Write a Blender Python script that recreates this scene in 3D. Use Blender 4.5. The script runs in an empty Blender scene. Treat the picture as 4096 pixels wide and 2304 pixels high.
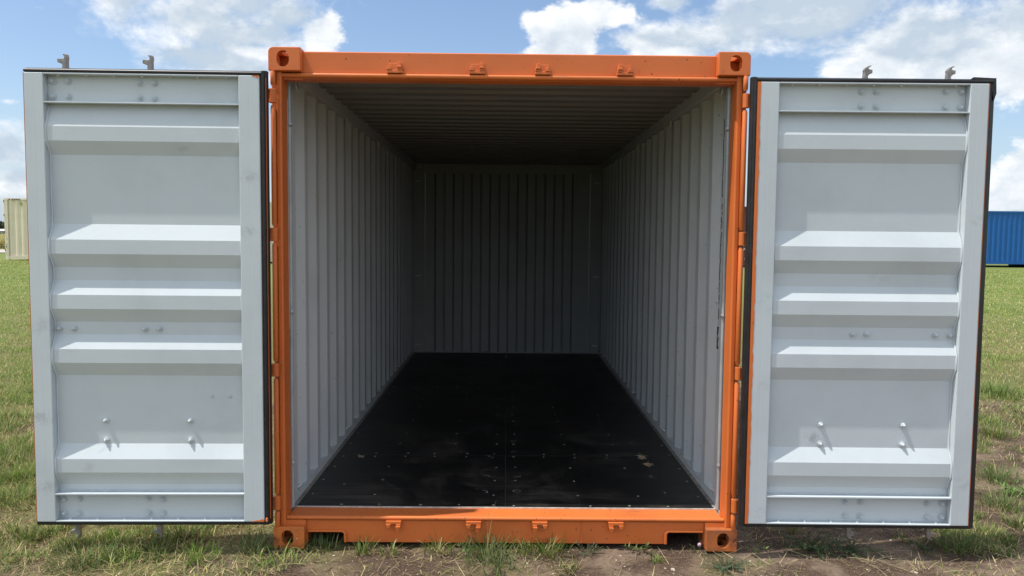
import bpy, bmesh, math, random
import numpy as np
from mathutils import Matrix, Vector
random.seed(7); rng = np.random.default_rng(11)
SC = bpy.context.scene; COL = SC.collection

# ------------------------------------------------------------------ camera
cd = bpy.data.cameras.new('camera'); cam = bpy.data.objects.new('camera', cd); COL.objects.link(cam)
cd.sensor_width = 36.0; cd.lens = 27.549; cd.clip_start = 0.05; cd.clip_end = 12000
Rr, Ru, Rf = (0.999933, -0.006766, 0.009417), (-0.008947, 0.066445, 0.99775), (0.007377, 0.997767, -0.06638)
m = Matrix.Identity(4)
for i in range(3):
    m[i][0] = Rr[i]; m[i][1] = Ru[i]; m[i][2] = -Rf[i]
m[0][3], m[1][3], m[2][3] = -0.0088, -4.0217, 1.6516
cam.matrix_world = m; SC.camera = cam

# ------------------------------------------------------------------ render look
SC.view_settings.view_transform = 'Standard'; SC.view_settings.look = 'None'
SC.view_settings.gamma = 1.0; SC.view_settings.use_curve_mapping = False
SC.view_settings.exposure = 1.03
SC.cycles.max_bounces = 8; SC.cycles.diffuse_bounces = 1; SC.cycles.glossy_bounces = 3
SC.cycles.transmission_bounces = 3; SC.cycles.use_denoising = True

# ------------------------------------------------------------------ sun
SUN_DIR = Vector((-0.456, -0.105, 1.0)).normalized()
SUN_EL = math.asin(SUN_DIR.z); SUN_ROT = math.atan2(SUN_DIR.x, SUN_DIR.y)
sd = bpy.data.lights.new('sun', 'SUN'); sd.energy = 2.0; sd.angle = math.radians(0.53); sd.color = (1.0, 0.955, 0.89)
so = bpy.data.objects.new('sun', sd); COL.objects.link(so)
so.rotation_euler = SUN_DIR.to_track_quat('Z', 'Y').to_euler(); so.location = (-8, -2, 18)

# ------------------------------------------------------------------ node helper
class NT:
    def __init__(s, nt): s.nt = nt
    def n(s, t, **kw):
        o = s.nt.nodes.new(t)
        for k, v in kw.items(): setattr(o, k, v)
        return o
    def put(s, sock, v):
        if v is None: return
        if isinstance(v, bpy.types.NodeSocket): s.nt.links.new(v, sock)
        else: sock.default_value = v
    def m(s, op, a, b=None, c=None, clamp=False):
        o = s.n('ShaderNodeMath', operation=op); o.use_clamp = clamp
        s.put(o.inputs[0], a); s.put(o.inputs[1], b); s.put(o.inputs[2], c)
        return o.outputs[0]
    def vm(s, op, a, b=None, sc=None):
        o = s.n('ShaderNodeVectorMath', operation=op); s.put(o.inputs[0], a); s.put(o.inputs[1], b)
        if sc is not None: s.put(o.inputs['Scale'], sc)
        return o.outputs['Value'] if op in ('LENGTH', 'DOT_PRODUCT') else o.outputs[0]
    def noise(s, vec, scale, detail=4, rough=0.5, dist=0.0):
        o = s.n('ShaderNodeTexNoise'); s.put(o.inputs['Vector'], vec)
        o.inputs['Scale'].default_value = scale; o.inputs['Detail'].default_value = detail
        o.inputs['Roughness'].default_value = rough; o.inputs['Distortion'].default_value = dist
        return o.outputs['Fac']
    def ss(s, v, a, b, lo=0.0, hi=1.0):
        o = s.n('ShaderNodeMapRange', interpolation_type='SMOOTHSTEP')
        s.put(o.inputs[0], v); o.inputs[1].default_value = a; o.inputs[2].default_value = b
        o.inputs[3].default_value = lo; o.inputs[4].default_value = hi
        return o.outputs[0]
    def lin(s, v, a, b, lo=0.0, hi=1.0):
        o = s.n('ShaderNodeMapRange'); s.put(o.inputs[0], v)
        for i, q in enumerate((a, b, lo, hi)): s.put(o.inputs[i + 1], q)
        return o.outputs[0]
    def mix(s, f, a, b):
        o = s.n('ShaderNodeMix', data_type='RGBA'); s.put(o.inputs[0], f)
        s.put(o.inputs[6], a if isinstance(a, bpy.types.NodeSocket) else (*a, 1.0))
        s.put(o.inputs[7], b if isinstance(b, bpy.types.NodeSocket) else (*b, 1.0))
        return o.outputs[2]

# ------------------------------------------------------------------ world: sky with cumulus
W = bpy.data.worlds.new('World'); SC.world = W; W.use_nodes = True
nt = W.node_tree; nt.nodes.clear(); N = NT(nt)
out = N.n('ShaderNodeOutputWorld'); bg = N.n('ShaderNodeBackground'); bg.inputs['Strength'].default_value = 0.13
sky = N.n('ShaderNodeTexSky', sky_type='NISHITA'); sky.sun_disc = False
sky.sun_elevation = SUN_EL; sky.sun_rotation = SUN_ROT; sky.air_density = 1.0; sky.dust_density = 1.2; sky.ozone_density = 3.0
tc = N.n('ShaderNodeTexCoord'); D = tc.outputs['Generated']
sep = N.n('ShaderNodeSeparateXYZ'); N.put(sep.inputs[0], D); dx, dy, dz = sep.outputs
hyp = N.m('SQRT', N.m('ADD', N.m('MULTIPLY', dx, dx), N.m('MULTIPLY', dy, dy)))
az = N.m('ARCTAN2', dx, dy); el = N.m('DIVIDE', dz, hyp)
SOFT = [(-0.3782,0.2518,0.1085,0.0335),(-0.3124,0.2354,0.0957,0.0319),(-0.359,0.2711,0.1276,0.0255),(-0.2692,0.2625,0.0447,0.0223),(-0.3408,0.202,0.083,0.0223),
  (-0.4456,0.2602,0.0415,0.0144),(0.1909,0.2424,0.0957,0.0255),(0.2795,0.2531,0.083,0.0367),(0.3638,0.2614,0.1213,0.0415),(0.4823,0.2247,0.1213,0.0479),
  (0.5642,0.2336,0.1021,0.0479),(-0.564,0.0861,0.0271,0.0255),(-0.5558,0.0548,0.0287,0.0191),
  (-0.5269,0.2398,0.0134,0.0045),(-0.5603,0.1376,0.0112,0.0045),(0.1959,0.2868,0.0223,0.007)]
CRISP = [(-0.2314,0.2420,0.0351,0.0315),(-0.2001,0.2572,0.0144,0.0128),(0.08,0.2541,0.0479,0.0351),(0.1198,0.2809,0.0542,0.0319),
  (0.0679,0.2296,0.0479,0.0128),(0.165,0.238,0.062,0.022),(0.2033,0.2284,0.0383,0.0112),(0.5503,0.1881,0.083,0.0383),(0.4327,0.1988,0.0606,0.0191),(0.5998,0.1725,0.0638,0.0319),
  (0.5699,0.0515,0.0351,0.0191),(0.5848,0.0696,0.0191,0.0191),(-0.3,0.215,0.05,0.014)]
def blobs(L):
    cur = None
    for a, e, ra, re in L:
        if ra <= 0.025: ra, re = ra * 1.6, re * 1.6
        qa = N.m('MULTIPLY', N.m('SUBTRACT', az, a), 1 / ra); qe = N.m('MULTIPLY', N.m('SUBTRACT', el, e), 1 / re)
        q = N.m('SUBTRACT', 1.0 if ra > 0.025 else 0.22, N.m('SQRT', N.m('ADD', N.m('MULTIPLY', qa, qa), N.m('MULTIPLY', qe, qe))))
        if cur is None: cur = q
        else:
            cur = N.m('SMOOTH_MAX', cur, q, 0.25)
    return cur
inview = N.m('MULTIPLY', N.ss(N.m('ABSOLUTE', az), 0.62, 0.80, 1, 0), N.ss(el, 0.29, 0.40, 1, 0))
Ds = N.vm('MULTIPLY', D, (1.0, 1.0, 1.5))
wide = N.m('MULTIPLY', N.m('SUBTRACT', N.noise(Ds, 2.6, 3, 0.5), 0.46), 9.0)
wide = N.m('SUBTRACT', wide, N.m('MULTIPLY', inview, 8.0))
wide = N.m('MINIMUM', wide, 0.8)
bs, bc = blobs(SOFT), blobs(CRISP)
n1 = N.noise(Ds, 11.0, 12, 0.62, 0.12)
n2 = N.noise(N.vm('ADD', Ds, (-0.010, 0.0, 0.022)), 11.0, 9, 0.58, 0.12)
amp = N.m('MULTIPLY', N.m('SUBTRACT', n1, 0.5), 3.3)
mass = N.m('MAXIMUM', N.m('MAXIMUM', bs, bc), wide)
mass = N.m('ADD', N.m('MAXIMUM', mass, -1.6), 0.19)
dens = N.m('ADD', mass, amp)
crispness = N.ss(N.m('SUBTRACT', bc, bs), -0.3, 0.3)
alpha = N.m('ADD', N.m('MULTIPLY', N.ss(dens, -0.12, 0.85), N.m('SUBTRACT', 1.0, crispness)), N.m('MULTIPLY', N.ss(dens, -0.02, 0.38), crispness))
thick = N.ss(N.m('ADD', N.m('MULTIPLY', mass, 1.0), N.m('MULTIPLY', N.m('SUBTRACT', n2, 0.5), 2.4)), -0.05, 0.85)
thick = N.m('MULTIPLY', thick, N.m('ADD', 0.35, N.m('MULTIPLY', inview, 0.65)))
emb = N.m('MULTIPLY', N.m('SUBTRACT', n1, n2), 2.6)
grey = N.m('ADD', N.m('MULTIPLY', thick, N.m('SUBTRACT', 0.95, N.m('MULTIPLY', crispness, 0.52))), N.m('MULTIPLY', emb, -0.8), clamp=True)
CW = 4.05
ccol = N.mix(grey, (0.98 * CW, 1.0 * CW, 1.02 * CW), (0.53 * CW, 0.625 * CW, 0.73 * CW))
skyc = N.vm('SCALE', sky.outputs[0], None, 0.62)        # sky at 0.08, the brighter sunlit clouds at 0.13
hz = N.ss(el, 0.0, 0.20, 0.60, 0.0)                      # pale hazy air low in the sky, all round
skyc = N.mix(hz, skyc, (0.56 * CW, 0.69 * CW, 0.85 * CW))
alpha = N.m('MULTIPLY', alpha, N.ss(el, 0.0, 0.06, 0.3, 1.0))
N.put(bg.inputs['Color'], N.mix(alpha, skyc, ccol))
nt.links.new(bg.outputs[0], out.inputs[0])

# ------------------------------------------------------------------ materials
def new_mat(name):
    mt = bpy.data.materials.new(name); mt.use_nodes = True
    p = mt.node_tree.nodes['Principled BSDF']
    return mt, NT(mt.node_tree), p
def geo_pos(N):
    return N.n('ShaderNodeNewGeometry').outputs['Position']
def bump(N, p, h, strength, dist):
    b = N.n('ShaderNodeBump'); b.inputs['Strength'].default_value = strength; b.inputs['Distance'].default_value = dist
    N.put(b.inputs['Height'], h); N.put(p.inputs['Normal'], b.outputs[0])
def paint(name, col, dark, rough=0.5, grime=0.5, chips=0.0, chipcol=(0.03, 0.025, 0.02), peel=0.02, streak=True, seed=0.0, scuff=None, stains=()):
    mt, N, p = new_mat(name); P = N.vm('ADD', geo_pos(N), (seed, seed * .7, seed * .3))
    g = N.ss(N.noise(P, 2.3, 6, 0.62), 0.42, 0.75)
    c = N.mix(N.m('MULTIPLY', g, grime), col, dark)
    sm = N.ss(N.noise(N.vm('MULTIPLY', P, (1.0, 1.0, 2.2)), 7.0, 5, 0.65, 0.8), 0.66, 0.78)
    c = N.mix(N.m('MULTIPLY', sm, grime * 0.55), c, tuple(d * 0.75 for d in dark))
    for (px, py, pz), rad, scol, amt in stains:
        dd = N.vm('LENGTH', N.vm('MULTIPLY', N.vm('SUBTRACT', geo_pos(N), (px, py, pz)), (1.0, 1.0, 1.5)))
        f = N.m('MULTIPLY', N.ss(dd, 0.1 * rad, rad, 1, 0), N.ss(N.noise(P, 26.0, 4, 0.7), 0.38, 0.60))
        c = N.mix(N.m('MULTIPLY', f, amt * 0.55), c, scol)
    if streak:
        st = N.ss(N.noise(N.vm('MULTIPLY', P, (30.0, 30.0, 0.9)), 1.0, 4, 0.6), 0.6, 0.8)
        c = N.mix(N.m('MULTIPLY', st, grime * 0.3), c, dark)
    if scuff:
        sc = N.ss(N.noise(N.vm('MULTIPLY', P, (1.5, 9.0, 14.0)), 2.4, 6, 0.7), 0.58, 0.74)
        c = N.mix(N.m('MULTIPLY', sc, 0.55), c, scuff)
    if chips:
        ch = N.m('MULTIPLY', N.ss(N.noise(P, 62.0, 2, 0.5), 0.73 - chips * 0.05, 0.76 - chips * 0.05), N.ss(N.noise(P, 1.7, 2, 0.5), 0.40, 0.56))
        c = N.mix(ch, c, chipcol)
    N.put(p.inputs['Base Color'], c)
    N.put(p.inputs['Roughness'], N.lin(N.noise(P, 5.0, 4, 0.6), 0.3, 0.7, rough - 0.08, rough + 0.10))
    bump(N, p, N.m('ADD', N.noise(P, 120.0, 2, 0.5), N.m('MULTIPLY', N.noise(P, 3.0, 2, 0.5), 6.0)), peel * 4, 0.004)
    return mt
GREY = (0.65, 0.715, 0.745); GREYD = (0.53, 0.585, 0.61)
ST = [((1.31, -0.08, 1.33), 0.11, (0.33, 0.50, 0.60), 0.55), ((1.585, -0.05, 0.62), 0.075, (0.25, 0.25, 0.24), 0.9), ((-1.29, -0.09, 1.93), 0.07, (0.34, 0.36, 0.37), 0.8),
      ((-1.30, -0.09, 1.66), 0.06, (0.32, 0.34, 0.35), 0.8), ((-2.34, -0.11, 0.72), 0.10, (0.34, 0.36, 0.36), 0.8), ((-2.33, -0.11, 0.36), 0.08, (0.34, 0.36, 0.36), 0.8),
      ((-2.33, -0.11, 1.18), 0.10, (0.36, 0.38, 0.39), 0.7), ((-2.12, -0.11, 0.46), 0.06, (0.38, 0.38, 0.36), 0.6), ((2.35, -0.08, 0.40), 0.08, (0.36, 0.37, 0.38), 0.7), ((1.30, -0.08, 0.90), 0.05, (0.40, 0.40, 0.38), 0.6),
      ((1.31, -0.08, 0.24), 0.06, (0.36, 0.37, 0.37), 0.7), ((2.36, -0.08, 1.75), 0.06, (0.40, 0.42, 0.42), 0.7), ((1.9, -0.07, 1.45), 0.10, (0.42, 0.43, 0.43), 0.5), ((-1.62, -0.08, 2.06), 0.05, (0.36, 0.38, 0.38), 0.7)]
M_grey = paint('grey_paint', GREY, GREYD, 0.5, 0.50, 0.0, seed=3.1, stains=ST)
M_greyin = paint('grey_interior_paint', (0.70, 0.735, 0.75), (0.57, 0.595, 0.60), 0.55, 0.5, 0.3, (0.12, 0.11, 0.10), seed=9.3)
M_greyshade = paint('grey_end_shade_paint', (0.36, 0.385, 0.39), (0.28, 0.30, 0.30), 0.6, 0.5, 0.3, (0.10, 0.10, 0.09), seed=19.3)  # interior grey darkened: the shade deep in the box put into the colour
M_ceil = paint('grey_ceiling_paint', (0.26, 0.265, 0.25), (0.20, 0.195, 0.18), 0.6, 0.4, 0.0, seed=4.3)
M_org = paint('orange_paint', (0.77, 0.190, 0.042), (0.60, 0.135, 0.035), 0.46, 0.6, 0.5, (0.05, 0.022, 0.014), 0.03, seed=1.7, scuff=(0.72, 0.235, 0.085))
M_orgc = paint('scraped_orange_paint', (0.78, 0.215, 0.045), (0.30, 0.10, 0.045), 0.55, 0.85, 1.2, (0.05, 0.03, 0.02), 0.04, seed=2.2, scuff=(0.16, 0.085, 0.05), stains=[((1.215, 0.0, 0.05), 0.085, (0.02, 0.015, 0.012), 1.7), ((-1.215, 0.0, 0.05), 0.05, (0.03, 0.02, 0.015), 1.4), ((1.13, 0.0, 0.0), 0.05, (0.06, 0.04, 0.03), 1.2)])
M_orgw = paint('worn_orange_paint', (0.77, 0.200, 0.045), (0.55, 0.14, 0.045), 0.5, 0.75, 0.9, (0.07, 0.04, 0.03), 0.04, seed=6.6, scuff=(0.26, 0.105, 0.055))
M_beige = paint('beige_paint', (0.88, 0.78, 0.60), (0.80, 0.69, 0.51), 0.6, 0.6, 0.8, (0.16, 0.06, 0.03), seed=12.0)
M_blue = paint('blue_paint', (0.006, 0.125, 0.44), (0.006, 0.10, 0.35), 0.5, 0.5, seed=22.0)
M_maroon = paint('maroon_paint', (0.085, 0.03, 0.03), (0.06, 0.02, 0.02), 0.6, 0.5, seed=32.0)
def flat(name, col, rough=0.6, metal=0.0, var=0.25, scale=9.0):
    mt, N, p = new_mat(name); P = geo_pos(N)
    f = N.noise(P, scale, 5, 0.6)
    N.put(p.inputs['Base Color'], N.mix(N.lin(f, 0.3, 0.7, 0, 1), tuple(c * (1 - var) for c in col), tuple(min(1, c * (1 + var)) for c in col)))
    p.inputs['Roughness'].default_value = rough; p.inputs['Metallic'].default_value = metal
    return mt
M_rubber = flat('black_rubber', (0.017, 0.017, 0.019), 0.42, 0, 0.5, 14.0)
M_galv = flat('galvanised_steel', (0.30, 0.285, 0.27), 0.5, 0.35, 0.35, 40.0)
M_tube = flat('silver_painted_bar', (0.42, 0.45, 0.46), 0.4, 0.15, 0.15, 8.0)
M_strip = flat('pale_sealant_strip', (0.62, 0.60, 0.55), 0.6, 0.1, 0.3, 25.0)
M_dark = flat('underframe_dark', (0.03, 0.022, 0.018), 0.8)
M_ledge = flat('dusty_ledge', (0.30, 0.27, 0.24), 0.8, 0, 0.4, 20.0)
M_joint = flat('dusty_joint', (0.075, 0.068, 0.06), 0.8, 0, 0.6, 9.0)
M_screw = flat('screw_head', (0.36, 0.34, 0.27), 0.5, 0.25, 0.4, 60.0)
M_scuff = flat('pale_scuff', (0.22, 0.22, 0.21), 0.7, 0, 0.5, 60.0)
M_ink = flat('black_stencil_ink', (0.012, 0.013, 0.015), 0.7)
M_white = flat('white_lettering', (0.7, 0.68, 0.66), 0.7)
M_stone = flat('pale_limestone', (0.50, 0.43, 0.33), 0.85, 0, 0.25, 30.0)
M_wood = flat('pale_splintered_wood', (0.50, 0.37, 0.24), 0.8, 0, 0.3, 60.0)
M_petal = flat('white_petals', (0.72, 0.74, 0.62), 0.7, 0, 0.1)
M_pink = flat('pink_petals', (0.70, 0.48, 0.60), 0.7, 0, 0.1)
M_hill = flat('distant_hill', (0.15, 0.19, 0.21), 0.95, 0, 0.25, 0.004)
M_bush = flat('bush_foliage', (0.055, 0.075, 0.04), 0.9, 0, 0.5, 0.6)
M_road = flat('gravel_road', (0.46, 0.42, 0.37), 0.9, 0, 0.2, 0.5)
M_wheat = flat('ripe_wheat', (0.42, 0.36, 0.17), 0.9, 0, 0.3, 0.9)
M_wire = flat('wire', (0.25, 0.25, 0.24), 0.5, 0.5)
def floor_mat():
    mt, N, p = new_mat('black_phenolic_plywood'); P = geo_pos(N)
    st = N.noise(N.vm('MULTIPLY', P, (1.2, 22.0, 1.0)), 1.6, 6, 0.65)
    dust = N.ss(N.noise(P, 1.9, 6, 0.68, 0.6), 0.42, 0.74)
    c = N.mix(N.lin(st, 0.35, 0.7, 0, 1), (0.006, 0.006, 0.0065), (0.014, 0.0135, 0.013))
    c = N.mix(N.m('MULTIPLY', dust, N.lin(st, 0.35, 0.65, 0.25, 0.95)), c, (0.095, 0.084, 0.074))
    sp = N.m('MULTIPLY', N.ss(N.noise(P, 120.0, 1, 0.4), 0.77, 0.80), N.ss(N.noise(P, 2.3, 3, 0.6), 0.48, 0.62))
    c = N.mix(sp, c, (0.30, 0.28, 0.24))
    scr = N.ss(N.m('ABSOLUTE', N.m('SUBTRACT', N.noise(N.vm('MULTIPLY', P, (9.0, 2.0, 1.0)), 1.3, 3, 0.5, 1.0), 0.5)), 0.0, 0.004, 1, 0)
    c = N.mix(N.m('MULTIPLY', scr, N.m('MULTIPLY', dust, 0.5)), c, (0.12, 0.115, 0.11))
    N.put(p.inputs['Base Color'], c)
    N.put(p.inputs['Roughness'], N.lin(dust, 0, 1, 0.42, 0.62)); p.inputs['Specular IOR Level'].default_value = 0.35
    bump(N, p, st, 0.15, 0.002)
    return mt
M_floor = floor_mat()
def leaf_mat(name, transl=0.35):
    mt = bpy.data.materials.new(name); mt.use_nodes = True; nt = mt.node_tree; N = NT(nt)
    p = nt.nodes['Principled BSDF']; o = nt.nodes['Material Output']
    a = N.n('ShaderNodeAttribute', attribute_name='tint')
    N.put(p.inputs['Base Color'], a.outputs['Color']); p.inputs['Roughness'].default_value = 0.6
    p.inputs['Specular IOR Level'].default_value = 0.25
    t = N.n('ShaderNodeBsdfTranslucent'); N.put(t.inputs['Color'], a.outputs['Color'])
    mx = N.n('ShaderNodeMixShader'); mx.inputs[0].default_value = transl
    nt.links.new(p.outputs[0], mx.inputs[1]); nt.links.new(t.outputs[0], mx.inputs[2]); nt.links.new(mx.outputs[0], o.inputs[0])
    return mt
M_grass = leaf_mat('grass_blades'); M_straw = leaf_mat('dry_straw', 0.12)

# ------------------------------------------------------------------ object helpers
class MB:
    def __init__(s): s.v = []; s.f = []; s.mi = []
    def add(s, vs, fs, mi=0):
        o = len(s.v); s.v += [tuple(v) for v in vs]; s.f += [tuple(i + o for i in f) for f in fs]; s.mi += [mi] * len(fs); return s
    def box(s, x0, x1, y0, y1, z0, z1, mi=0):
        x0, x1 = sorted((x0, x1)); y0, y1 = sorted((y0, y1)); z0, z1 = sorted((z0, z1))
        return s.add([(x, y, z) for z in (z0, z1) for y in (y0, y1) for x in (x0, x1)],
                     [(0, 2, 3, 1), (4, 5, 7, 6), (0, 1, 5, 4), (2, 6, 7, 3), (0, 4, 6, 2), (1, 3, 7, 5)], mi)
    def prism(s, poly, axis, a, b, mi=0):
        n = len(poly); ax = 'xyz'.index(axis); q = []
        for t in (a, b):
            for (p0, p1) in poly:
                v = [p0, p1]; v.insert(ax, t); q.append(tuple(v))
        return s.add(q, [tuple(range(n))[::-1], tuple(range(n, 2 * n))] + [(i, (i + 1) % n, n + (i + 1) % n, n + i) for i in range(n)], mi)
    def tube(s, pts, r, n=8, mi=0, caps=True):
        pts = [Vector(p) for p in pts]; rs = r if isinstance(r, (list, tuple)) else [r] * len(pts); q = []
        for i, p in enumerate(pts):
            t = (pts[min(i + 1, len(pts) - 1)] - pts[max(i - 1, 0)]).normalized()
            u = t.orthogonal().normalized() if i == 0 else (u - t * u.dot(t)).normalized()
            w = t.cross(u)
            q += [p + (u * math.cos(2 * math.pi * k / n) + w * math.sin(2 * math.pi * k / n)) * rs[i] for k in range(n)]
        fs = [(i * n + k, i * n + (k + 1) % n, (i + 1) * n + (k + 1) % n, (i + 1) * n + k) for i in range(len(pts) - 1) for k in range(n)]
        if caps: fs += [tuple(range(n))[::-1], tuple(range((len(pts) - 1) * n, len(pts) * n))]
        return s.add(q, fs, mi)
    def mesh(s, name, mats, bevel=0.0, seg=2, smooth=False, fix=True):
        me = bpy.data.meshes.new(name); bm = bmesh.new()
        vs = [bm.verts.new(v) for v in s.v]
        for f, mi in zip(s.f, s.mi):
            try: bm.faces.new([vs[i] for i in f]).material_index = mi
            except ValueError: pass
        if fix: bmesh.ops.recalc_face_normals(bm, faces=bm.faces)
        if bevel > 0:
            es = [e for e in bm.edges if len(e.link_faces) == 2 and e.calc_face_angle(0) > 0.6]
            bmesh.ops.bevel(bm, geom=es, offset=bevel, segments=seg, profile=0.5, affect='EDGES', clamp_overlap=True)
        for f in bm.faces: f.smooth = smooth
        bm.to_mesh(me); bm.free()
        for mt in (mats if isinstance(mats, (list, tuple)) else [mats]): me.materials.append(mt)
        if smooth:
            try: me.set_sharp_from_angle(angle=math.radians(40))
            except Exception: pass
        return me
    def build(s, name, mats, parent=None, bevel=0.0, seg=2, smooth=False, local=False, fix=True):
        return link(name, s.mesh(name, mats, bevel, seg, smooth, fix), parent, local)
def link(name, me, parent=None, local=False):
    o = bpy.data.objects.new(name, me); COL.objects.link(o)
    if parent is not None: adopt(o, parent, local)
    return o
WM = {}
def adopt(o, parent, local=False):
    o.parent = parent
    if not local: o.matrix_parent_inverse = WM[parent.name].inverted()
def tag(o, label=None, cat=None, group=None, kind=None):
    for k, v in (('label', label), ('category', cat), ('group', group), ('kind', kind)):
        if v: o[k] = v
    return o
def empty(name, loc, rz=0.0):
    o = bpy.data.objects.new(name, None); COL.objects.link(o); o.location = loc; o.rotation_euler = (0, 0, rz); o.empty_display_size = 0.2
    WM[o.name] = Matrix.Translation(loc) @ Matrix.Rotation(rz, 4, 'Z'); return o
def part(name, me, parent, loc, rz=0.0):
    o = bpy.data.objects.new(name, me); COL.objects.link(o); o.parent = parent; o.location = loc; o.rotation_euler = (0, 0, rz); return o

# value noise for scattering
_tab = rng.random((256, 256))
def vnoise(x, y, s):
    x = np.asarray(x) * s; y = np.asarray(y) * s
    xi = np.floor(x).astype(int); yi = np.floor(y).astype(int); fx = x - xi; fy = y - yi
    fx = fx * fx * (3 - 2 * fx); fy = fy * fy * (3 - 2 * fy)
    g = lambda a, b: _tab[a & 255, b & 255]
    return (g(xi, yi) * (1 - fx) + g(xi + 1, yi) * fx) * (1 - fy) + (g(xi, yi + 1) * (1 - fx) + g(xi + 1, yi + 1) * fx) * fy
def fbm(x, y, s, o=4):
    t = 0; a = 0.5
    for k in range(o):
        t = t + a * vnoise(x + 13.7 * k, y - 7.3 * k, s * 2 ** k); a *= 0.5
    return t / (1 - 0.5 ** o)
def sstep(v, a, b):
    t = np.clip((v - a) / (b - a), 0, 1); return t * t * (3 - 2 * t)

# ------------------------------------------------------------------ ground
def ground_h(x, y):
    d = np.hypot(x, y + 4.0)
    h = -0.007 + 0.22 * sstep(d, 8, 36) + 0.012 * sstep(-x, 0.2, 1.5)
    near = 1 - sstep(d, 9, 25)
    h = h + near * ((fbm(x, y, 2.2, 3) - 0.5) * 0.030 + (fbm(x + 40, y, 11, 3) - 0.5) * 0.012)
    h = h + (1 - near) * (fbm(x, y, 0.12, 3) - 0.5) * 0.16
    inside = (1 - sstep(np.abs(x), 1.22, 1.5)) * sstep(y, -0.12, 0.02) * (1 - sstep(y, 6.1, 6.5))
    return h * (1 - inside) + np.minimum(h, -0.004) * inside
def axis_pts(lo, hi, step, far, grow):
    c = list(np.arange(lo, hi + 1e-6, step)); s = step; a = c[-1]; b = c[0]; up = []; dn = []
    while a < far: s *= grow; a += s; up.append(a)
    s = step
    while b > -far: s *= grow; b -= s; dn.append(b)
    return np.array(dn[::-1] + c + up)
gx = axis_pts(-3.0, 3.2, 0.022, 6000, 1.13); gy = axis_pts(-0.7, 1.0, 0.022, 6000, 1.13)
X, Y = np.meshgrid(gx, gy); Z = ground_h(X, Y)
nx, ny = len(gx), len(gy)
me = bpy.data.meshes.new('ground'); V = np.stack([X, Y, Z], -1).reshape(-1, 3)
ii = (np.arange(ny - 1)[:, None] * nx + np.arange(nx - 1)[None]).ravel()
F = np.stack([ii, ii + 1, ii + nx + 1, ii + nx], 1).astype(np.int32)
def fast_mesh(me, V, F, tint=None):
    k = F.shape[1]
    me.vertices.add(len(V)); me.vertices.foreach_set('co', np.ascontiguousarray(V, np.float32).ravel())
    me.loops.add(F.size); me.loops.foreach_set('vertex_index', np.ascontiguousarray(F, np.int32).ravel())
    me.polygons.add(len(F)); me.polygons.foreach_set('loop_start', np.arange(0, F.size, k, dtype=np.int32))
    if tint is not None:
        a = me.attributes.new('tint', 'FLOAT_COLOR', 'POINT')
        a.data.foreach_set('color', np.ascontiguousarray(np.concatenate([tint, np.ones((len(tint), 1))], 1), np.float32).ravel())
    me.update(calc_edges=True); return me
fast_mesh(me, V, F); me.polygons.foreach_set('use_smooth', np.ones(len(F), bool))
def soil_mat():
    mt, N, p = new_mat('soil_and_turf'); P = geo_pos(N)
    s = N.n('ShaderNodeSeparateXYZ'); N.put(s.inputs[0], P)
    a = N.ss(N.noise(P, 2.6, 6, 0.62, 0.3), 0.44, 0.62); b = N.noise(P, 34.0, 6, 0.7)
    c = N.mix(a, (0.085, 0.055, 0.040), (0.265, 0.195, 0.140))
    c = N.mix(N.lin(b, 0.35, 0.7, 0, 0.7), c, (0.100, 0.068, 0.050))
    c = N.mix(N.ss(N.noise(P, 95.0, 4, 0.75), 0.50, 0.70), c, (0.235, 0.180, 0.130))
    pale = N.ss(N.noise(P, 190.0, 2, 0.6), 0.64, 0.72)
    c = N.mix(N.m('MULTIPLY', pale, 0.55), c, (0.40, 0.33, 0.24))
    cn = N.n('ShaderNodeTexNoise'); N.put(cn.inputs['Vector'], P); cn.inputs['Scale'].default_value = 7.0; cn.inputs['Detail'].default_value = 4
    vo = N.n('ShaderNodeTexVoronoi', feature='DISTANCE_TO_EDGE'); vo.inputs['Scale'].default_value = 13.0
    N.put(vo.inputs['Vector'], N.vm('ADD', P, N.vm('SCALE', cn.outputs['Color'], None, 0.22)))
    crack = N.m('MULTIPLY', N.ss(vo.outputs['Distance'], 0.0, 0.030, 1, 0), N.ss(N.noise(P, 4.5, 3, 0.6), 0.54, 0.62))
    c = N.mix(N.m('MULTIPLY', crack, 0.75), c, (0.022, 0.015, 0.012))
    # thatch / turf cover: real ground cover between the blades, thicker away from the trodden strip
    dist = N.vm('LENGTH', N.vm('ADD', P, (0, 4, 0)))
    tl = N.ss(s.outputs[0], 0.4, -1.3); tf = N.ss(dist, 7.5, 13.0)
    pat = N.noise(P, 1.3, 5, 0.6)
    cover = N.m('ADD', N.m('ADD', N.m('MULTIPLY', tl, 0.20), N.m('MULTIPLY', tf, 0.55)), pat)
    cover = N.ss(cover, 0.56, 0.80)
    gcol = N.mix(N.noise(P, 0.7, 5, 0.65), (0.085, 0.105, 0.026), (0.23, 0.21, 0.085))
    gcol = N.mix(N.ss(N.noise(P, 60.0, 3, 0.7), 0.4, 0.7), gcol, (0.16, 0.13, 0.07))
    gfar = N.mix(N.noise(P, 0.9, 6, 0.7), (0.130, 0.190, 0.042), (0.225, 0.250, 0.082))
    gcol = N.mix(N.ss(dist, 12.0, 26.0), gcol, gfar)
    c = N.mix(cover, c, gcol)
    N.put(p.inputs['Base Color'], c); p.inputs['Roughness'].default_value = 0.95; p.inputs['Specular IOR Level'].default_value = 0.15
    h = N.m('ADD', N.m('MULTIPLY', b, 1.0), N.m('MULTIPLY', N.noise(P, 8.0, 4, 0.6), 2.0))
    h = N.m('SUBTRACT', h, N.m('MULTIPLY', crack, 1.2)); h = N.m('ADD', h, N.m('MULTIPLY', pale, 0.4))
    bump(N, p, h, 0.7, 0.012)
    return mt
me.materials.append(soil_mat())
tag(link('ground', me), kind='structure')

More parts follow.
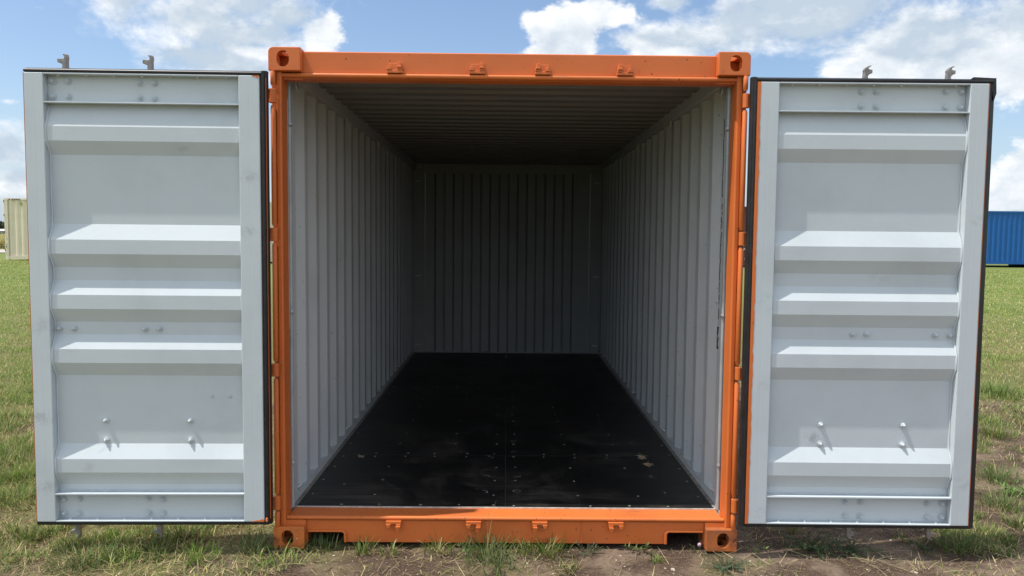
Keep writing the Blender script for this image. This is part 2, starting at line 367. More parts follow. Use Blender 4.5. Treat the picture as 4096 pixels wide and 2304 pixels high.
# ------------------------------------------------------------------ far setting
def ribbon(name, pts, mat, kind=None):
    me = bpy.data.meshes.new(name); V = np.array(pts, float).reshape(-1, 3)
    n = len(V) // 2; F = np.array([(2 * i, 2 * i + 1, 2 * i + 3, 2 * i + 2) for i in range(n - 1)], np.int32)
    fast_mesh(me, V, F); me.materials.append(mat); o = link(name, me)
    if kind: o['kind'] = kind
    return o
# a gravel road running across the field, far left to far right, laid 4 cm above the turf
pts = []
for k in range(41):
    x = -160 + 8 * k
    for dy in (0.0, 8.0):
        yy = 48.0 + dy + 0.004 * x; pts.append((x, yy, float(ground_h(np.array(x), np.array(yy))) + 0.035))
ribbon('gravel_road', pts, M_road, 'structure')
# hills: one ridge mesh with real depth
V = []; F = []
na = 121
for j, (rr, hh) in enumerate(((1500, 0.0), (2300, 0.55), (2900, 1.0), (3600, 0.9), (4600, 0.0))):
    for k in range(na):
        a = math.radians(-85 + 170 * k / (na - 1)); hgt = 26 + 26 * float(fbm(np.array(k * 0.13), np.array(3.0), 1.0, 4))
        V.append((rr * math.sin(a), rr * math.cos(a), hgt * hh - 1.0))
for j in range(4):
    for k in range(na - 1): i = j * na + k; F.append((i, i + 1, i + na + 1, i + na))
me = bpy.data.meshes.new('hills'); fast_mesh(me, np.array(V), np.array(F, np.int32)); me.materials.append(M_hill)
me.polygons.foreach_set('use_smooth', np.ones(len(F), bool)); tag(link('hills', me), kind='structure')

# ------------------------------------------------------------------ grass builders
def blades(P, h, w, az, lean, curl, col, seg=3, up=None):
    """P (n,3) roots; every blade a tapering strip of seg-1 quads (as tris) and a tip"""
    n = len(P); dirx, diry = np.cos(az), np.sin(az); sx, sy = -np.sin(az), np.cos(az)
    pos = P.copy(); th = lean.copy(); V = []; step = h / seg
    for k in range(seg + 1):
        if k < seg:
            ww = w * (1 - 0.75 * (k / seg) ** 1.5) * 0.5
            V.append(np.stack([pos[:, 0] - sx * ww, pos[:, 1] - sy * ww, pos[:, 2]], 1))
            V.append(np.stack([pos[:, 0] + sx * ww, pos[:, 1] + sy * ww, pos[:, 2]], 1))
        else: V.append(pos.copy())
        pos = pos + np.stack([dirx * np.sin(th) * step, diry * np.sin(th) * step, np.cos(th) * step], 1)
        th = th + curl / seg
    m = len(V); V = np.stack(V, 1).reshape(-1, 3); T = []
    for k in range(seg - 1):
        T += [(2 * k, 2 * k + 1, 2 * k + 3), (2 * k, 2 * k + 3, 2 * k + 2)]
    T.append((2 * seg - 2, 2 * seg - 1, 2 * seg))
    F = (np.arange(n)[:, None, None] * m + np.array(T)[None]).reshape(-1, 3)
    return V, F, np.repeat(col, m, 0)
GREENS = np.array([(0.120, 0.200, 0.036), (0.172, 0.246, 0.050), (0.240, 0.300, 0.078), (0.158, 0.212, 0.085), (0.285, 0.320, 0.098), (0.090, 0.158, 0.035)])
DRYS = 1.5 * np.array([(0.33, 0.27, 0.13), (0.42, 0.35, 0.19), (0.26, 0.19, 0.10), (0.36, 0.31, 0.17), (0.20, 0.145, 0.085)])
def colours(n, dry):
    g = GREENS[rng.integers(0, len(GREENS), n)]; d = DRYS[rng.integers(0, len(DRYS), n)]
    f = (rng.random(n) < dry)[:, None]
    return np.where(f, d, g) * (0.75 + 0.5 * rng.random((n, 1)))
def cat(parts):
    Vs, Fs, Cs = [], [], []; o = 0
    for V, F, C in parts: Vs.append(V); Fs.append(F + o); Cs.append(C); o += len(V)
    return np.concatenate(Vs), np.concatenate(Fs), np.concatenate(Cs)
def roots(x, y, sink=0.004): return np.stack([x, y, ground_h(x, y) - sink], 1)
def clear_of_box(x, y):    # keep the container's footprint free
    return ~((np.abs(x) < 1.21) & (y > 0.035) & (y < 6.06))
def grass_object(name, parts, mat, kind='stuff'):
    V, F, C = cat(parts); me = bpy.data.meshes.new(name); fast_mesh(me, V, F, C); me.materials.append(mat)
    o = link(name, me); o['kind'] = kind; return o
def greenness(x, y):
    """0 bare .. 1 lush, from the turf's own layout"""
    d = np.hypot(x, y + 4.0)
    n = fbm(x + 3.1, y + 8.2, 1.6, 4); n2 = fbm(x - 9, y + 2, 5.5, 3)
    left = sstep(-x, -0.2, 1.1); far = sstep(d, 7.0, 12.0)
    base = -0.46 + 0.58 * left + 0.58 * far * (1 - left * 0.75)
    return np.clip((n - 0.5) * 2.6 + (n2 - 0.5) * 1.9 + base + 0.28, 0, 1)
# ------------------------------------------------------------------ lawn (uncountable blades)
lawn = []
def field_fan(n, d0, d1, a0, a1):
    d = d0 * (d1 / d0) ** rng.random(n); t = a0 + (a1 - a0) * rng.random(n) if abs(a1 - a0) > 0.1 else np.clip((a0 + a1) / 2 + 0.075 * rng.normal(size=n), -0.95 if a0 < 0 else 0.28, -0.28 if a0 < 0 else 0.95)
    return d * np.sin(t), d * np.cos(t) - 4.02, d
for (a0, a1, n) in ((-0.95, -0.30, 120000), (0.30, 0.95, 120000), (-0.60, -0.52, 190000), (0.54, 0.60, 190000)):
    x, y, d = field_fan(n, 4.3, 44.0, a0, a1)
    g = greenness(x, y); far = sstep(d, 6, 14)
    g = np.clip(g + 0.45 * (fbm(x - 2, y + 5, 0.45, 3) - 0.55) * far, 0, 1)
    keep = (rng.random(n) < 0.06 + 0.94 * np.maximum(g, far * (0.45 + 0.4 * sstep(d, 12, 24)))) & clear_of_box(x, y) & ~((y > 46) & (y < 58))
    x, y, d, g, far = x[keep], y[keep], d[keep], g[keep], far[keep]; k = len(x)
    thin = rng.random(k) < np.where((x > 0.5) & (d < 8.0), 0.45 + 0.5 * sstep(g, 0.25, 0.6), 1.0)
    x, y, d, g, far = x[thin], y[thin], d[thin], g[thin], far[thin]; k = len(x)
    h = (0.032 + 0.080 * rng.random(k) ** 1.3 * (0.4 + g)) * (1 - 0.25 * sstep(d, 8, 14))
    w = (0.0036 + 0.0026 * rng.random(k)) * np.maximum(1, d / 12.0)
    dry = np.clip(0.52 - 0.45 * g - 0.12 * far + 0.5 * (fbm(x + 7, y - 4, 0.55, 3) - 0.5), 0.12, 0.8)
    lawn.append(blades(roots(x, y), h, w, rng.random(k) * 6.283, 0.30 + 0.85 * rng.random(k), 0.2 + 0.8 * rng.random(k), colours(k, dry) * (1.15 + 0.35 * far[:, None]), 2))
# the strip in front of the container, denser and clumped
n = 64000
x = -3.4 + 6.9 * rng.random(n); y = -1.1 + 2.1 * rng.random(n)
g = greenness(x, y)
keep = (rng.random(n) < np.where(x < 0.3, 0.05 + 0.75 * g, 0.30 * np.clip(g - 0.18, 0, 1) ** 1.6)) & clear_of_box(x, y)
x, y, g = x[keep], y[keep], g[keep]; k = len(x)
lawn.append(blades(roots(x, y), 0.025 + 0.085 * rng.random(k) ** 1.4 * (0.4 + g), 0.0036 + 0.0026 * rng.random(k), rng.random(k) * 6.283,
                   0.35 + 0.95 * rng.random(k), 0.3 + 1.0 * rng.random(k), colours(k, np.clip(0.66 - 0.5 * g, 0.15, 1)) * 1.3, 3))
tag(grass_object('grass', lawn, M_grass))
# matted dry straw lying on the soil
st = []
n = 22000
x = -3.4 + 7.2 * rng.random(n); y = -1.1 + 2.6 * rng.random(n)
f = fbm(x - 5, y + 1, 2.4, 4); keep = (rng.random(n) < np.where(x < 0.3, 0.25 + 1.6 * sstep(f, 0.40, 0.62), 0.10 + 0.55 * sstep(f, 0.45, 0.65))) & clear_of_box(x, y)
x, y = x[keep], y[keep]; k = len(x)
P = roots(x, y, -0.003); P[:, 2] += 0.008 * rng.random(k)
st.append(blades(P, 0.02 + 0.15 * rng.random(k) ** 2.2, 0.0014 + 0.0016 * rng.random(k), rng.random(k) * 6.283, 1.25 + 0.36 * rng.random(k),
                 -0.5 + 1.2 * rng.random(k), colours(k, 1.0) * (0.55 + 0.55 * rng.random((k, 1))), 4))
n = 40000   # fine broken litter
x = -3.4 + 7.2 * rng.random(n); y = -1.1 + 2.4 * rng.random(n)
f = fbm(x + 15, y + 3, 3.1, 4); keep = (rng.random(n) < 0.10 + 1.3 * sstep(f, 0.44, 0.66)) & clear_of_box(x, y)
x, y = x[keep], y[keep]; k = len(x); P = roots(x, y, -0.002); P[:, 2] += 0.004 * rng.random(k)
st.append(blades(P, 0.008 + 0.030 * rng.random(k) ** 2, 0.0012 + 0.0018 * rng.random(k), rng.random(k) * 6.283, 1.35 + 0.3 * rng.random(k), -0.4 + 0.8 * rng.random(k), colours(k, 1.0) * (0.35 + 0.6 * rng.random((k, 1))), 2))
n = 260   # longer stalks
x = -3.0 + 6.4 * rng.random(n); y = -0.9 + 1.9 * rng.random(n); keep = clear_of_box(x, y); x, y = x[keep], y[keep]; k = len(x)
P = roots(x, y, -0.006); P[:, 2] += 0.01 * rng.random(k)
st.append(blades(P, 0.10 + 0.20 * rng.random(k), 0.0020 + 0.0014 * rng.random(k), rng.random(k) * 6.283, 1.34 + 0.22 * rng.random(k), -0.2 + 0.7 * rng.random(k), colours(k, 1.0), 5))
grass_object('dry_straw', st, M_straw)
# wheat standing beyond the road
n = 60000
t = rng.random(n); yy = 61 + 150 * t ** 1.6; xx = -yy * (0.35 + 0.65 * rng.random(n)); keep = xx < -12
xx, yy = xx[keep], yy[keep]; k = len(xx)
cw = DRYS[rng.integers(0, 4, k)] * np.array([1.30, 1.35, 0.95]) * (0.8 + 0.4 * rng.random((k, 1)))
wh = grass_object('wheat_field', [blades(np.stack([xx, yy, np.full(k, 0.15)], 1), 0.85 + 0.25 * rng.random(k), 0.05 + 0.0011 * yy, rng.random(k) * 6.283, 0.25 + 0.4 * rng.random(k), 0.5 * rng.random(k), cw, 2)], M_straw)
# scattered gravel
def pebble_mesh(r, seed, flatn=0.6):
    bm = bmesh.new(); bmesh.ops.create_icosphere(bm, subdivisions=2, radius=r); rg = random.Random(seed)
    pl = [(Vector((rg.uniform(-1, 1), rg.uniform(-1, 1), rg.uniform(-1, 1))).normalized(), r * rg.uniform(0.55, 0.9)) for _ in range(9)]
    for v in bm.verts:
        for nrm, dd in pl:
            e = v.co.dot(nrm) - dd
            if e > 0: v.co -= nrm * e * 0.9
        v.co.z *= flatn; v.co.x *= 1.15
    me = bpy.data.meshes.new('pebble'); bm.to_mesh(me); bm.free(); me.materials.append(M_stone); return me
pm = MB(); rg = random.Random(5); ico = bmesh.new(); bmesh.ops.create_icosphere(ico, subdivisions=1, radius=1.0)
iv = [v.co.copy() for v in ico.verts]; iff = [tuple(v.index for v in f.verts) for f in ico.faces]; ico.free()
for k in range(520):
    x = rg.uniform(-1.6, 3.3) if k % 4 else rg.uniform(0.4, 3.3); y = rg.uniform(-0.6, 0.75)
    if abs(x) < 1.23 and y > 0.03: continue
    r = rg.choice((0.002, 0.0025, 0.003, 0.004, 0.006)) * rg.uniform(0.8, 1.3)
    z = float(ground_h(np.array(x), np.array(y))); j = [rg.uniform(0.7, 1.3) for _ in iv]
    pm.add([(x + v.x * r * q, y + v.y * r * q, z + v.z * r * 0.7 * q + r * 0.25) for v, q in zip(iv, j)], iff)
tag(pm.build('gravel', M_stone, fix=False), kind='stuff')

# ------------------------------------------------------------------ the orange container
BOX = empty('shipping_container', (0, 3.03, 0))
tag(BOX, 'orange open shipping container with grey inside, both doors swung wide towards the camera', 'shipping container')
ZF = 0.155
# corner castings
def stadium(cx, cz, w, h, n=8):
    r = w / 2; o = []
    for k in range(n + 1): a = math.pi * k / n; o.append((cx + r * math.cos(a), cz + h / 2 - r + r * math.sin(a)))
    for k in range(n + 1): a = math.pi + math.pi * k / n; o.append((cx + r * math.cos(a), cz - h / 2 + r + r * math.sin(a)))
    return o
def casting(top=True, holes=True):
    """right-hand front casting, local: x 0 (inner) .. 0.162 (outer), y 0 .. 0.178, z 0 .. 0.118"""
    R = 0.026; n = 6; prof = [(0, 0), (0, 0.118)]
    if top: prof += [(0.162 - R + R * math.sin(math.pi / 2 * k / n), 0.118 - R + R * math.cos(math.pi / 2 * k / n)) for k in range(n + 1)] + [(0.162, 0)]
    else: prof += [(0.162, 0.118), (0.162, 0)]
    a = MB().prism(prof, 'y', 0, 0.178)
    me = a.mesh('corner_casting', M_org, bevel=0.004)
    if not holes: return me
    oa = bpy.data.objects.new('tmp_a', me); COL.objects.link(oa); tmp = [oa]
    cut = [MB().prism(stadium(0.088, 0.060, 0.062, 0.082), 'y', -0.05, 0.03),
           MB().box(0.026, 0.137, 0.026, 0.152, 0.020, 0.099),
           MB().prism([(y, z) for y, z in stadium(0.089, 0.060, 0.056, 0.080)], 'x', 0.12, 0.25),
           MB().prism(stadium(0.080, 0.089, 0.06, 0.10), 'z', 0.08 if top else -0.05, 0.2 if top else 0.05)]
    for i, c in enumerate(cut):
        oc = bpy.data.objects.new('tmp_c', c.mesh('tmp_c', M_org)); COL.objects.link(oc); tmp.append(oc)
        md = oa.modifiers.new('b', 'BOOLEAN'); md.operation = 'DIFFERENCE'; md.object = oc; md.solver = 'EXACT'
    dg = bpy.context.evaluated_depsgraph_get(); res = bpy.data.meshes.new_from_object(oa.evaluated_get(dg))
    for o in tmp: bpy.data.objects.remove(o)
    res.name = 'corner_casting'
    if not res.materials: res.materials.append(M_org)
    return res
def mirrored(me):
    c = me.copy(); c.transform(Matrix.Scale(-1, 4, (1, 0, 0))); c.flip_normals(); return c
ct, cb = casting(True), casting(False)
for top, me in ((True, ct), (False, cb)):
    ml = mirrored(me); z = 2.473 if top else 0.0
    if not top:
        for q_ in (me, ml): q_.materials.clear(); q_.materials.append(M_orgc)
    for s, mm in ((1, me), (-1, ml)):
        part('corner_casting', mm, BOX, (s * 1.057, -3.03, z))
        rear = (ml if s > 0 else me).copy(); rear.materials.clear(); rear.materials.append(M_greyshade)
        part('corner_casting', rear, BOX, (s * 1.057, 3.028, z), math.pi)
# header: plate + rolled lip
MB().prism([(0.055, 2.4745), (0.055, 2.577), (0.062, 2.582), (0.110, 2.582), (0.110, 2.4745)], 'x', -1.056, 1.056).build('header_beam', M_org, BOX)
lip = [(0.055, 2.473), (0.052, 2.4715)] + [(0.045 - 0.0125 * math.sin(a), 2.4590 + 0.0120 * math.cos(a)) for a in [math.pi * k / 16 for k in range(17)]] + [(0.056, 2.4450), (0.060, 2.4425), (0.112, 2.4405), (0.135, 2.4405), (0.135, 2.473)]
MB().prism(lip, 'x', -1.166, 1.166).build('header_lip', M_orgw, BOX)
MB().box(-1.15, 1.15, 0.1352, 0.160, 2.4415, 2.544).build('header_inner_flange', M_ceil, BOX)
for s in (-1, 1): MB().box(s * 1.058, s * 1.206, 0.056, 0.110, 2.4395, 2.4725).build('header_end_plate', M_org, BOX)
# corner posts: folded section
for s in (-1, 1):
    pr = [(1.160, 0.034), (1.160, 0.135), (1.219, 0.135), (1.219, 0.060), (1.193, 0.060), (1.190, 0.046), (1.186, 0.028), (1.168, 0.026), (1.163, 0.028)]
    MB().prism([(s * a, b) for a, b in pr], 'z', 0.119, 2.4725).build('corner_post', M_org, BOX, bevel=0.0018)
    MB().box(s * 1.047, s * 1.219, 5.93, 6.056, 0.119, 2.4725).build('corner_post', M_greyshade, BOX, bevel=0.003)
    # hinge pin tubes between the lugs, with flared ends
    for z0, z1 in ((2.398, 2.472), (1.692, 2.299), (0.994, 1.602), (0.296, 0.904), (0.119, 0.202)):
        t = MB().tube([(s * 1.1965, 0.004, z0), (s * 1.1965, 0.004, z0 + 0.006), (s * 1.1965, 0.004, z0 + 0.009), (s * 1.1965, 0.004, z1 - 0.009), (s * 1.1965, 0.004, z1 - 0.006), (s * 1.1965, 0.004, z1)],
                      [0.0105, 0.0105, 0.0128, 0.0128, 0.0105, 0.0105], 14)
        t.box(s * 1.189, s * 1.204, 0.012, 0.050, z0 + 0.014, z1 - 0.014)
        t.build('hinge_tube', M_org, BOX, smooth=True)
    # silver lashing bar with stubs just inside the post
    t = MB().tube([(s * 1.158, 0.158, 0.172), (s * 1.158, 0.158, 2.436)], 0.0115, 12)
    for z in (0.42, 1.235, 2.22): t.tube([(s * 1.150, 0.156, z), (s * 1.146, 0.132, z + 0.006)], 0.0085, 8)
    t.build('lashing_bar', M_tube, BOX, smooth=True)
# sill
pl = [(-1.056, 0.021), (-1.056, 0.143), (1.056, 0.143), (1.056, 0.021), (1.052, 0.021), (1.052, 0.085), (0.866, 0.085), (0.858, 0.077), (0.858, 0.021),
      (-0.858, 0.021), (-0.858, 0.068), (-0.866, 0.076), (-1.052, 0.076), (-1.052, 0.021)]
MB().prism(pl, 'y', 0.050, 0.062).build('door_sill', M_org, BOX)
for s, zt in ((-1, 0.076), (1, 0.085)):      # raised rims round the forklift notches
    MB().prism([(s * 1.051, zt), (s * 0.866, zt), (s * 0.858, zt - 0.008), (s * 0.858, 0.021), (s * 0.844, 0.021), (s * 0.844, zt - 0.002), (s * 0.858, zt + 0.012), (s * 1.051, zt + 0.012)], 'y', 0.040, 0.0495).build('notch_rim', M_org, BOX, bevel=0.003)
tr = [(0.062, 0.143), (0.040, 0.143)] + [(0.047 - 0.0125 * math.sin(a), 0.1545 - 0.011 * math.cos(a)) for a in [math.pi * k / 8 for k in range(9)]] + [(0.062, 0.1600), (0.072, 0.1505), (0.206, 0.1525), (0.206, 0.143)]
MB().prism(tr, 'x', -1.158, 1.158).build('sill_tread', M_orgw, BOX, smooth=True)
MB().tube([(0.402, 0.048, 0.024), (0.4035, 0.0478, 0.08), (0.4015, 0.048, 0.142)], 0.003, 6).build('weld_seam', M_orgw, BOX)
MB().box(-1.158, 1.158, 0.2062, 0.2140, 0.120, 0.1582).build('threshold_strip', M_strip, BOX)
for s in (-1, 1): MB().box(s * 1.057, s * 1.190, 0.036, 0.060, 0.1185, 0.1430).build('sill_end_plate', M_org, BOX)
# keepers for the locking cams
def keeper():
    k = MB()
    k.prism([(-0.041, -0.026), (0.041, -0.026), (0.034, 0.026), (-0.034, 0.026)], 'y', -0.004, 0.0)
    k.prism([(-0.041, -0.027), (0.041, -0.027), (0.038, -0.012), (-0.038, -0.012)], 'y', -0.026, -0.004)
    k.prism([(-0.041, -0.012), (-0.014, -0.012), (-0.020, 0.006), (-0.032, 0.010)], 'y', -0.030, -0.004)
    k.prism([(0.014, -0.012), (0.039, -0.012), (0.030, 0.027), (0.014, 0.027)], 'y', -0.028, -0.004)
    k.prism([(0.012, -0.002), (0.038, -0.002), (0.033, 0.008), (0.012, 0.008)], 'y', -0.036, -0.028)
    return k.mesh('cam_keeper', M_org, bevel=0.0028)
kp = keeper(); kpm = mirrored(kp)
kf = kp.copy(); kf.transform(Matrix.Scale(-1, 4, (0, 0, 1))); kf.flip_normals(); kfm = mirrored(kf)
for x, me in ((-0.586, kp), (-0.167, kp), (0.167, kpm), (0.586, kpm)): part('cam_keeper', me, BOX, (x, 0.0545 - 3.03, 2.500))
for x, me in ((-0.593, kf), (-0.170, kf), (0.180, kfm), (0.583, kfm)): part('cam_keeper', me, BOX, (x, 0.0495 - 3.03, 0.117))
# corrugated sheets
def sheet(profile, ext0, ext1, mapf, name, mi_in=0):
    mb = MB(); n = len(profile)
    for k, off in enumerate((0.0, 0.0025)):
        q = [mapf(a, b + off, e) for e in (ext0, ext1) for a, b in profile]
        mb.add(q, [(i, i + 1, n + i + 1, n + i) for i in range(n - 1)], k)
    return mb
def trap(a0, a1, start, flat_in, slope, flat_out, depth):
    out = [(a0, depth)]; p = start
    while p + flat_in + 2 * slope + 0.02 < a1:
        if p - slope > out[-1][0]: out.append((p - slope, depth))
        out += [(p, 0.0), (p + flat_in, 0.0), (p + flat_in + slope, depth)]
        p += flat_in + 2 * slope + flat_out
    out.append((a1, depth)); return out
wp = trap(0.150, 5.93, 0.2645, 0.070, 0.0665, 0.0675, 0.036)
for s in (-1, 1):
    w = sheet(wp, 0.196, 2.478, lambda a, b, e: (s * (1.176 + b), a, e), 'side_wall')
    wall = w.build('side_wall', [M_greyin, M_org], BOX, fix=False)
    MB().box(s * 1.150, s * 1.219, 0.180, 5.925, 2.4785, 2.574).build('top_side_rail', [M_greyin], BOX, bevel=0.003)
    MB().prism([(s * 1.1755, 0.030), (s * 1.1755, 0.1955), (s * 1.219, 0.1955), (s * 1.219, 0.030)], 'y', 0.180, 5.925).build('bottom_side_rail', M_greyin, BOX)
    MB().box(s * 1.1525, s * 1.1750, 0.2145, 5.925, 0.120, 0.1565).build('floor_edge_strip', M_ledge, BOX)
    # lashing rings low and high
    for yy in (0.35, 1.69, 3.10, 4.50):
        r = MB().tube([(s * (1.176 + 0.034), yy - 0.03, 0.196), (s * 1.180, yy - 0.026, 0.222), (s * 1.160, yy, 0.236), (s * 1.175, yy + 0.022, 0.222), (s * (1.176 + 0.034), yy + 0.026, 0.197)], 0.0055, 7)
        r.build('lashing_ring', M_greyin, BOX, smooth=True)
    for yy in (0.29, 1.64, 3.00, 4.40):
        r = MB().tube([(s * 1.155, yy - 0.025, 2.476), (s * 1.150, yy - 0.018, 2.440), (s * 1.150, yy, 2.424), (s * 1.150, yy + 0.018, 2.440), (s * 1.155, yy + 0.025, 2.476)], 0.0055, 7)
        r.build('lashing_ring', M_greyin, BOX, smooth=True)
# roof
rp = trap(0.112, 6.03, 0.165, 0.090, 0.0145, 0.090, 0.020)
sheet(rp, -1.152, 1.152, lambda a, b, e: (e, a, 2.545 + b), 'roof').build('roof', [M_ceil, M_org], BOX, fix=False)
# back wall
bp = trap(-1.046, 1.046, -0.905, 0.092, 0.024, 0.092, 0.045)
bp = [(a, b) for a, b in bp]
sheet(bp, 0.165, 2.437, lambda a, b, e: (a, 5.945 + b, e), 'back_wall').build('back_wall', [M_greyshade, M_org], BOX, fix=False)
MB().box(-1.0465, 1.0465, 5.940, 6.050, 2.4375, 2.4728).box(-1.0568, 1.0568, 5.940, 6.050, 2.4728, 2.5755).build('back_header', M_greyshade, BOX)
MB().box(-1.0465, 1.0465, 5.936, 6.050, 0.119, 0.1645).build('back_sill', M_greyshade, BOX)
for s in (-1, 1):
    for z in (0.26, 1.14, 2.33): MB().tube([(s * 1.165, 5.926, z - 0.004), (s * 1.09, 5.922, z)], 0.007, 6).build('lashing_ring', M_greyin, BOX)
# underframe
uf = MB()
for k in range(16): uf.box(-1.16, 1.16, 0.45 + 0.355 * k, 0.50 + 0.355 * k, 0.03, 0.119)
uf.box(-1.056, 1.056, 0.30, 0.31, 0.0, 0.119)
uf.build('cross_member', M_dark, BOX)
# floor panels and their screws
rowsY = {0: [0.425, 0.695, 0.965], 1: [1.53, 1.82, 2.24, 2.48, 2.77, 3.06, 3.35], 2: [3.88, 4.22, 4.56, 4.90, 5.25, 5.60]}
seamY = [0.2145, 1.240, 3.646, 5.935]
smesh = MB(); n = 10
smesh.tube([(0, 0, 0), (0, 0, 0.0012)], [0.0085, 0.0075], n); smesh = smesh.mesh('screw', M_screw)
def ring(r0, r1, a0, a1, z=0.0006):
    mb = MB(); k = 14; v = []
    for i in range(k + 1):
        a = a0 + (a1 - a0) * i / k; t = math.sin(math.pi * i / k) ** 0.5 * (r1 - r0) / 2 + 0.0004; rm = (r0 + r1) / 2
        for rr in (rm - t, rm + t): v.append((rr * math.cos(a), rr * math.sin(a), z))
    mb.add(v, [(2 * i, 2 * i + 1, 2 * i + 3, 2 * i + 2) for i in range(k)]); return mb.mesh('scuff_ring', M_scuff)
marks = [(-0.123, 2.072, .2, 4.4), (0.092, 2.089, 0, 5.0), (0.062, 1.615, 0.3, 5.6), (-0.133, 1.215, -1.2, 2.0), (0.059, 1.313, .4, 3.4), (-0.125, 0.766, -0.5, 2.9), (0.069, 0.787, 3.4, 6.5),
         (-0.130, 0.476, -1.5, 2.3), (0.065, 0.495, 0, 6.1), (0.924, 1.598, 0, 5.4), (0.924, 0.790, 1.4, 5.1), (0.913, 0.483, -1, 1.6), (0.937, 2.078, 0.5, 3.3), (-0.95, 0.60, 2, 4.5)]
for c, (xa, xb) in enumerate(((-1.152, -0.005), (-0.002, 1.152))):
    for r in range(3):
        y0, y1 = seamY[r] + 0.0015, seamY[r + 1] - 0.0015
        p = MB().box(xa, xb, y0, y1, 0.122, ZF).build('floor_panel', M_floor, BOX, bevel=0.0016, seg=1)
        WM[p.name] = Matrix.Identity(4)
        xs = [-1.110, -0.755, -0.370, -0.065] if c == 0 else [0.060, 0.417, 0.770, 1.120]
        xe = [-0.912, -0.700, -0.478, -0.260, -0.062] if c == 0 else [0.046, 0.262, 0.475, 0.684, 0.908]
        xj = [-1.106, -0.887, -0.680, -0.486, -0.267, -0.085] if c == 0 else [0.055, 0.260, 0.473, 0.688, 0.905, 1.118]
        pts = [(x, y) for y in rowsY[r] for x in xs]
        pts += [(x, y0 + 0.036) for x in (xe if r == 0 else xj)] + [(x, y1 - 0.036) for x in xj]
        for x, y in pts:
            if random.random() < 0.10: continue
            o = bpy.data.objects.new('screw', smesh); COL.objects.link(o); o.parent = p; o.location = (x + random.uniform(-.008, .008), y + random.uniform(-.008, .008), ZF); q = random.uniform(0.7, 1.1); o.scale = (q, q, 1)
            o.matrix_parent_inverse = Matrix.Translation((0, 3.03, 0)).inverted() @ Matrix.Translation((0, 3.03, 0))
        for x, y, a0, a1 in marks:
            if xa < x < xb and y0 < y < y1:
                o = bpy.data.objects.new('scuff_mark', ring(0.019, 0.026, a0, a1)); COL.objects.link(o); o.parent = p; o.location = (x, y, ZF + 0.0006)
for yy in (1.240, 3.646): MB().box(-1.15, 1.15, yy - 0.0014, yy + 0.0014, 0.14, ZF - 0.0004).build('panel_joint', M_strip if yy > 3 else M_joint, BOX)
MB().box(-0.0047, -0.0023, 0.216, 3.64, 0.14, ZF - 0.0006).build('panel_joint', M_joint, BOX)
# stencilled strokes on the right wall, seen almost edge-on
STR = [[(0.301,2.297),(0.300,2.243),(0.301,2.200)],[(0.304,2.190),(0.306,2.139),(0.303,2.106),(0.293,2.092)],[(0.296,2.082),(0.303,2.057),(0.304,2.031),(0.305,1.985)],[(0.308,1.975),(0.310,1.926),(0.309,1.889),(0.298,1.878)],
 [(0.297,1.834),(0.307,1.823),(0.306,1.810)],[(0.297,1.791),(0.296,1.781)],[(0.310,1.763),(0.310,1.745),(0.297,1.737)],[(0.298,1.728),(0.307,1.717),(0.308,1.703)],[(0.296,1.680),(0.310,1.647),(0.312,1.631)],
 [(0.305,1.621),(0.317,1.607),(0.317,1.544),(0.305,1.524)],[(0.308,1.514),(0.316,1.503),(0.317,1.480),(0.309,1.467)],[(0.315,1.465),(0.319,1.446),(0.317,1.423),(0.309,1.417)],
 [(0.315,1.405),(0.319,1.378),(0.319,1.348)],[(0.313,1.335),(0.321,1.318),(0.309,1.308)],[(0.317,1.298),(0.316,1.287)],[(0.311,1.254),(0.315,1.202)],
 [(0.309,1.153),(0.333,1.149),(0.333,1.036),(0.306,1.039)],[(0.313,1.144),(0.319,1.118)],[(0.308,1.096),(0.325,1.063),(0.319,1.043)]]
for pts in STR:
    mb = MB()
    for (a0, b0), (a1, b1) in zip(pts, pts[1:]):
        d = Vector((a1 - a0, b1 - b0)); nn = Vector((-d.y, d.x)).normalized() * 0.005; e = d.normalized() * 0.003
        a0, b0, a1, b1 = a0 - e.x, b0 - e.y, a1 + e.x, b1 + e.y
        mb.prism([(a0 + nn.x, b0 + nn.y), (a1 + nn.x, b1 + nn.y), (a1 - nn.x, b1 - nn.y), (a0 - nn.x, b0 - nn.y)], 'x', 1.1748, 1.1756)
    mb.build('stencil_stroke', M_ink, BOX)

# ------------------------------------------------------------------ doors
DH, DW, RD = 2.247, 1.143, 0.043
PROF = [(2.101, RD), (2.092, RD), (1.989, .008), (1.919, .008), (1.853, RD), (1.510, RD), (1.432, .008), (1.361, .008), (1.293, RD), (1.228, RD), (1.156, .008), (1.086, .008), (1.018, RD), (0.954, RD),
        (0.883, .008), (0.814, .008), (0.745, RD), (0.394, RD), (0.322, .008), (0.253, .008), (0.183, RD), (0.148, RD)]
def bolt_mesh():
    b = MB(); b.tube([(0, 0, 0), (0, -0.003, 0)], 0.0162, 14); b.tube([(0, -0.003, 0), (0, -0.0125, 0)], [0.0122, 0.0112], 6)
    b.tube([(0, -0.0125, 0), (0.0005, -0.018, 0.0), (0.001, -0.0225, -0.001)], [0.0075, 0.0065, 0.003], 8); return b.mesh('bolt', M_grey)
BOLT = bolt_mesh()
RIV = MB().tube([(0, 0, 0), (0, 0, -0.004), (0, 0, -0.009)], [0.0075, 0.0065, 0.0025], 8).mesh('rivet', M_grey)
RIVU = MB().tube([(0, 0, 0), (0, 0, 0.004), (0, 0, 0.009)], [0.0075, 0.0065, 0.0025], 8).mesh('rivet', M_grey)
def arc(p0, p1, p2, n=5):
    return [((1 - t) ** 2 * p0[0] + 2 * t * (1 - t) * p1[0] + t * t * p2[0], (1 - t) ** 2 * p0[1] + 2 * t * (1 - t) * p1[1] + t * t * p2[1]) for t in [k / n for k in range(n + 1)]]
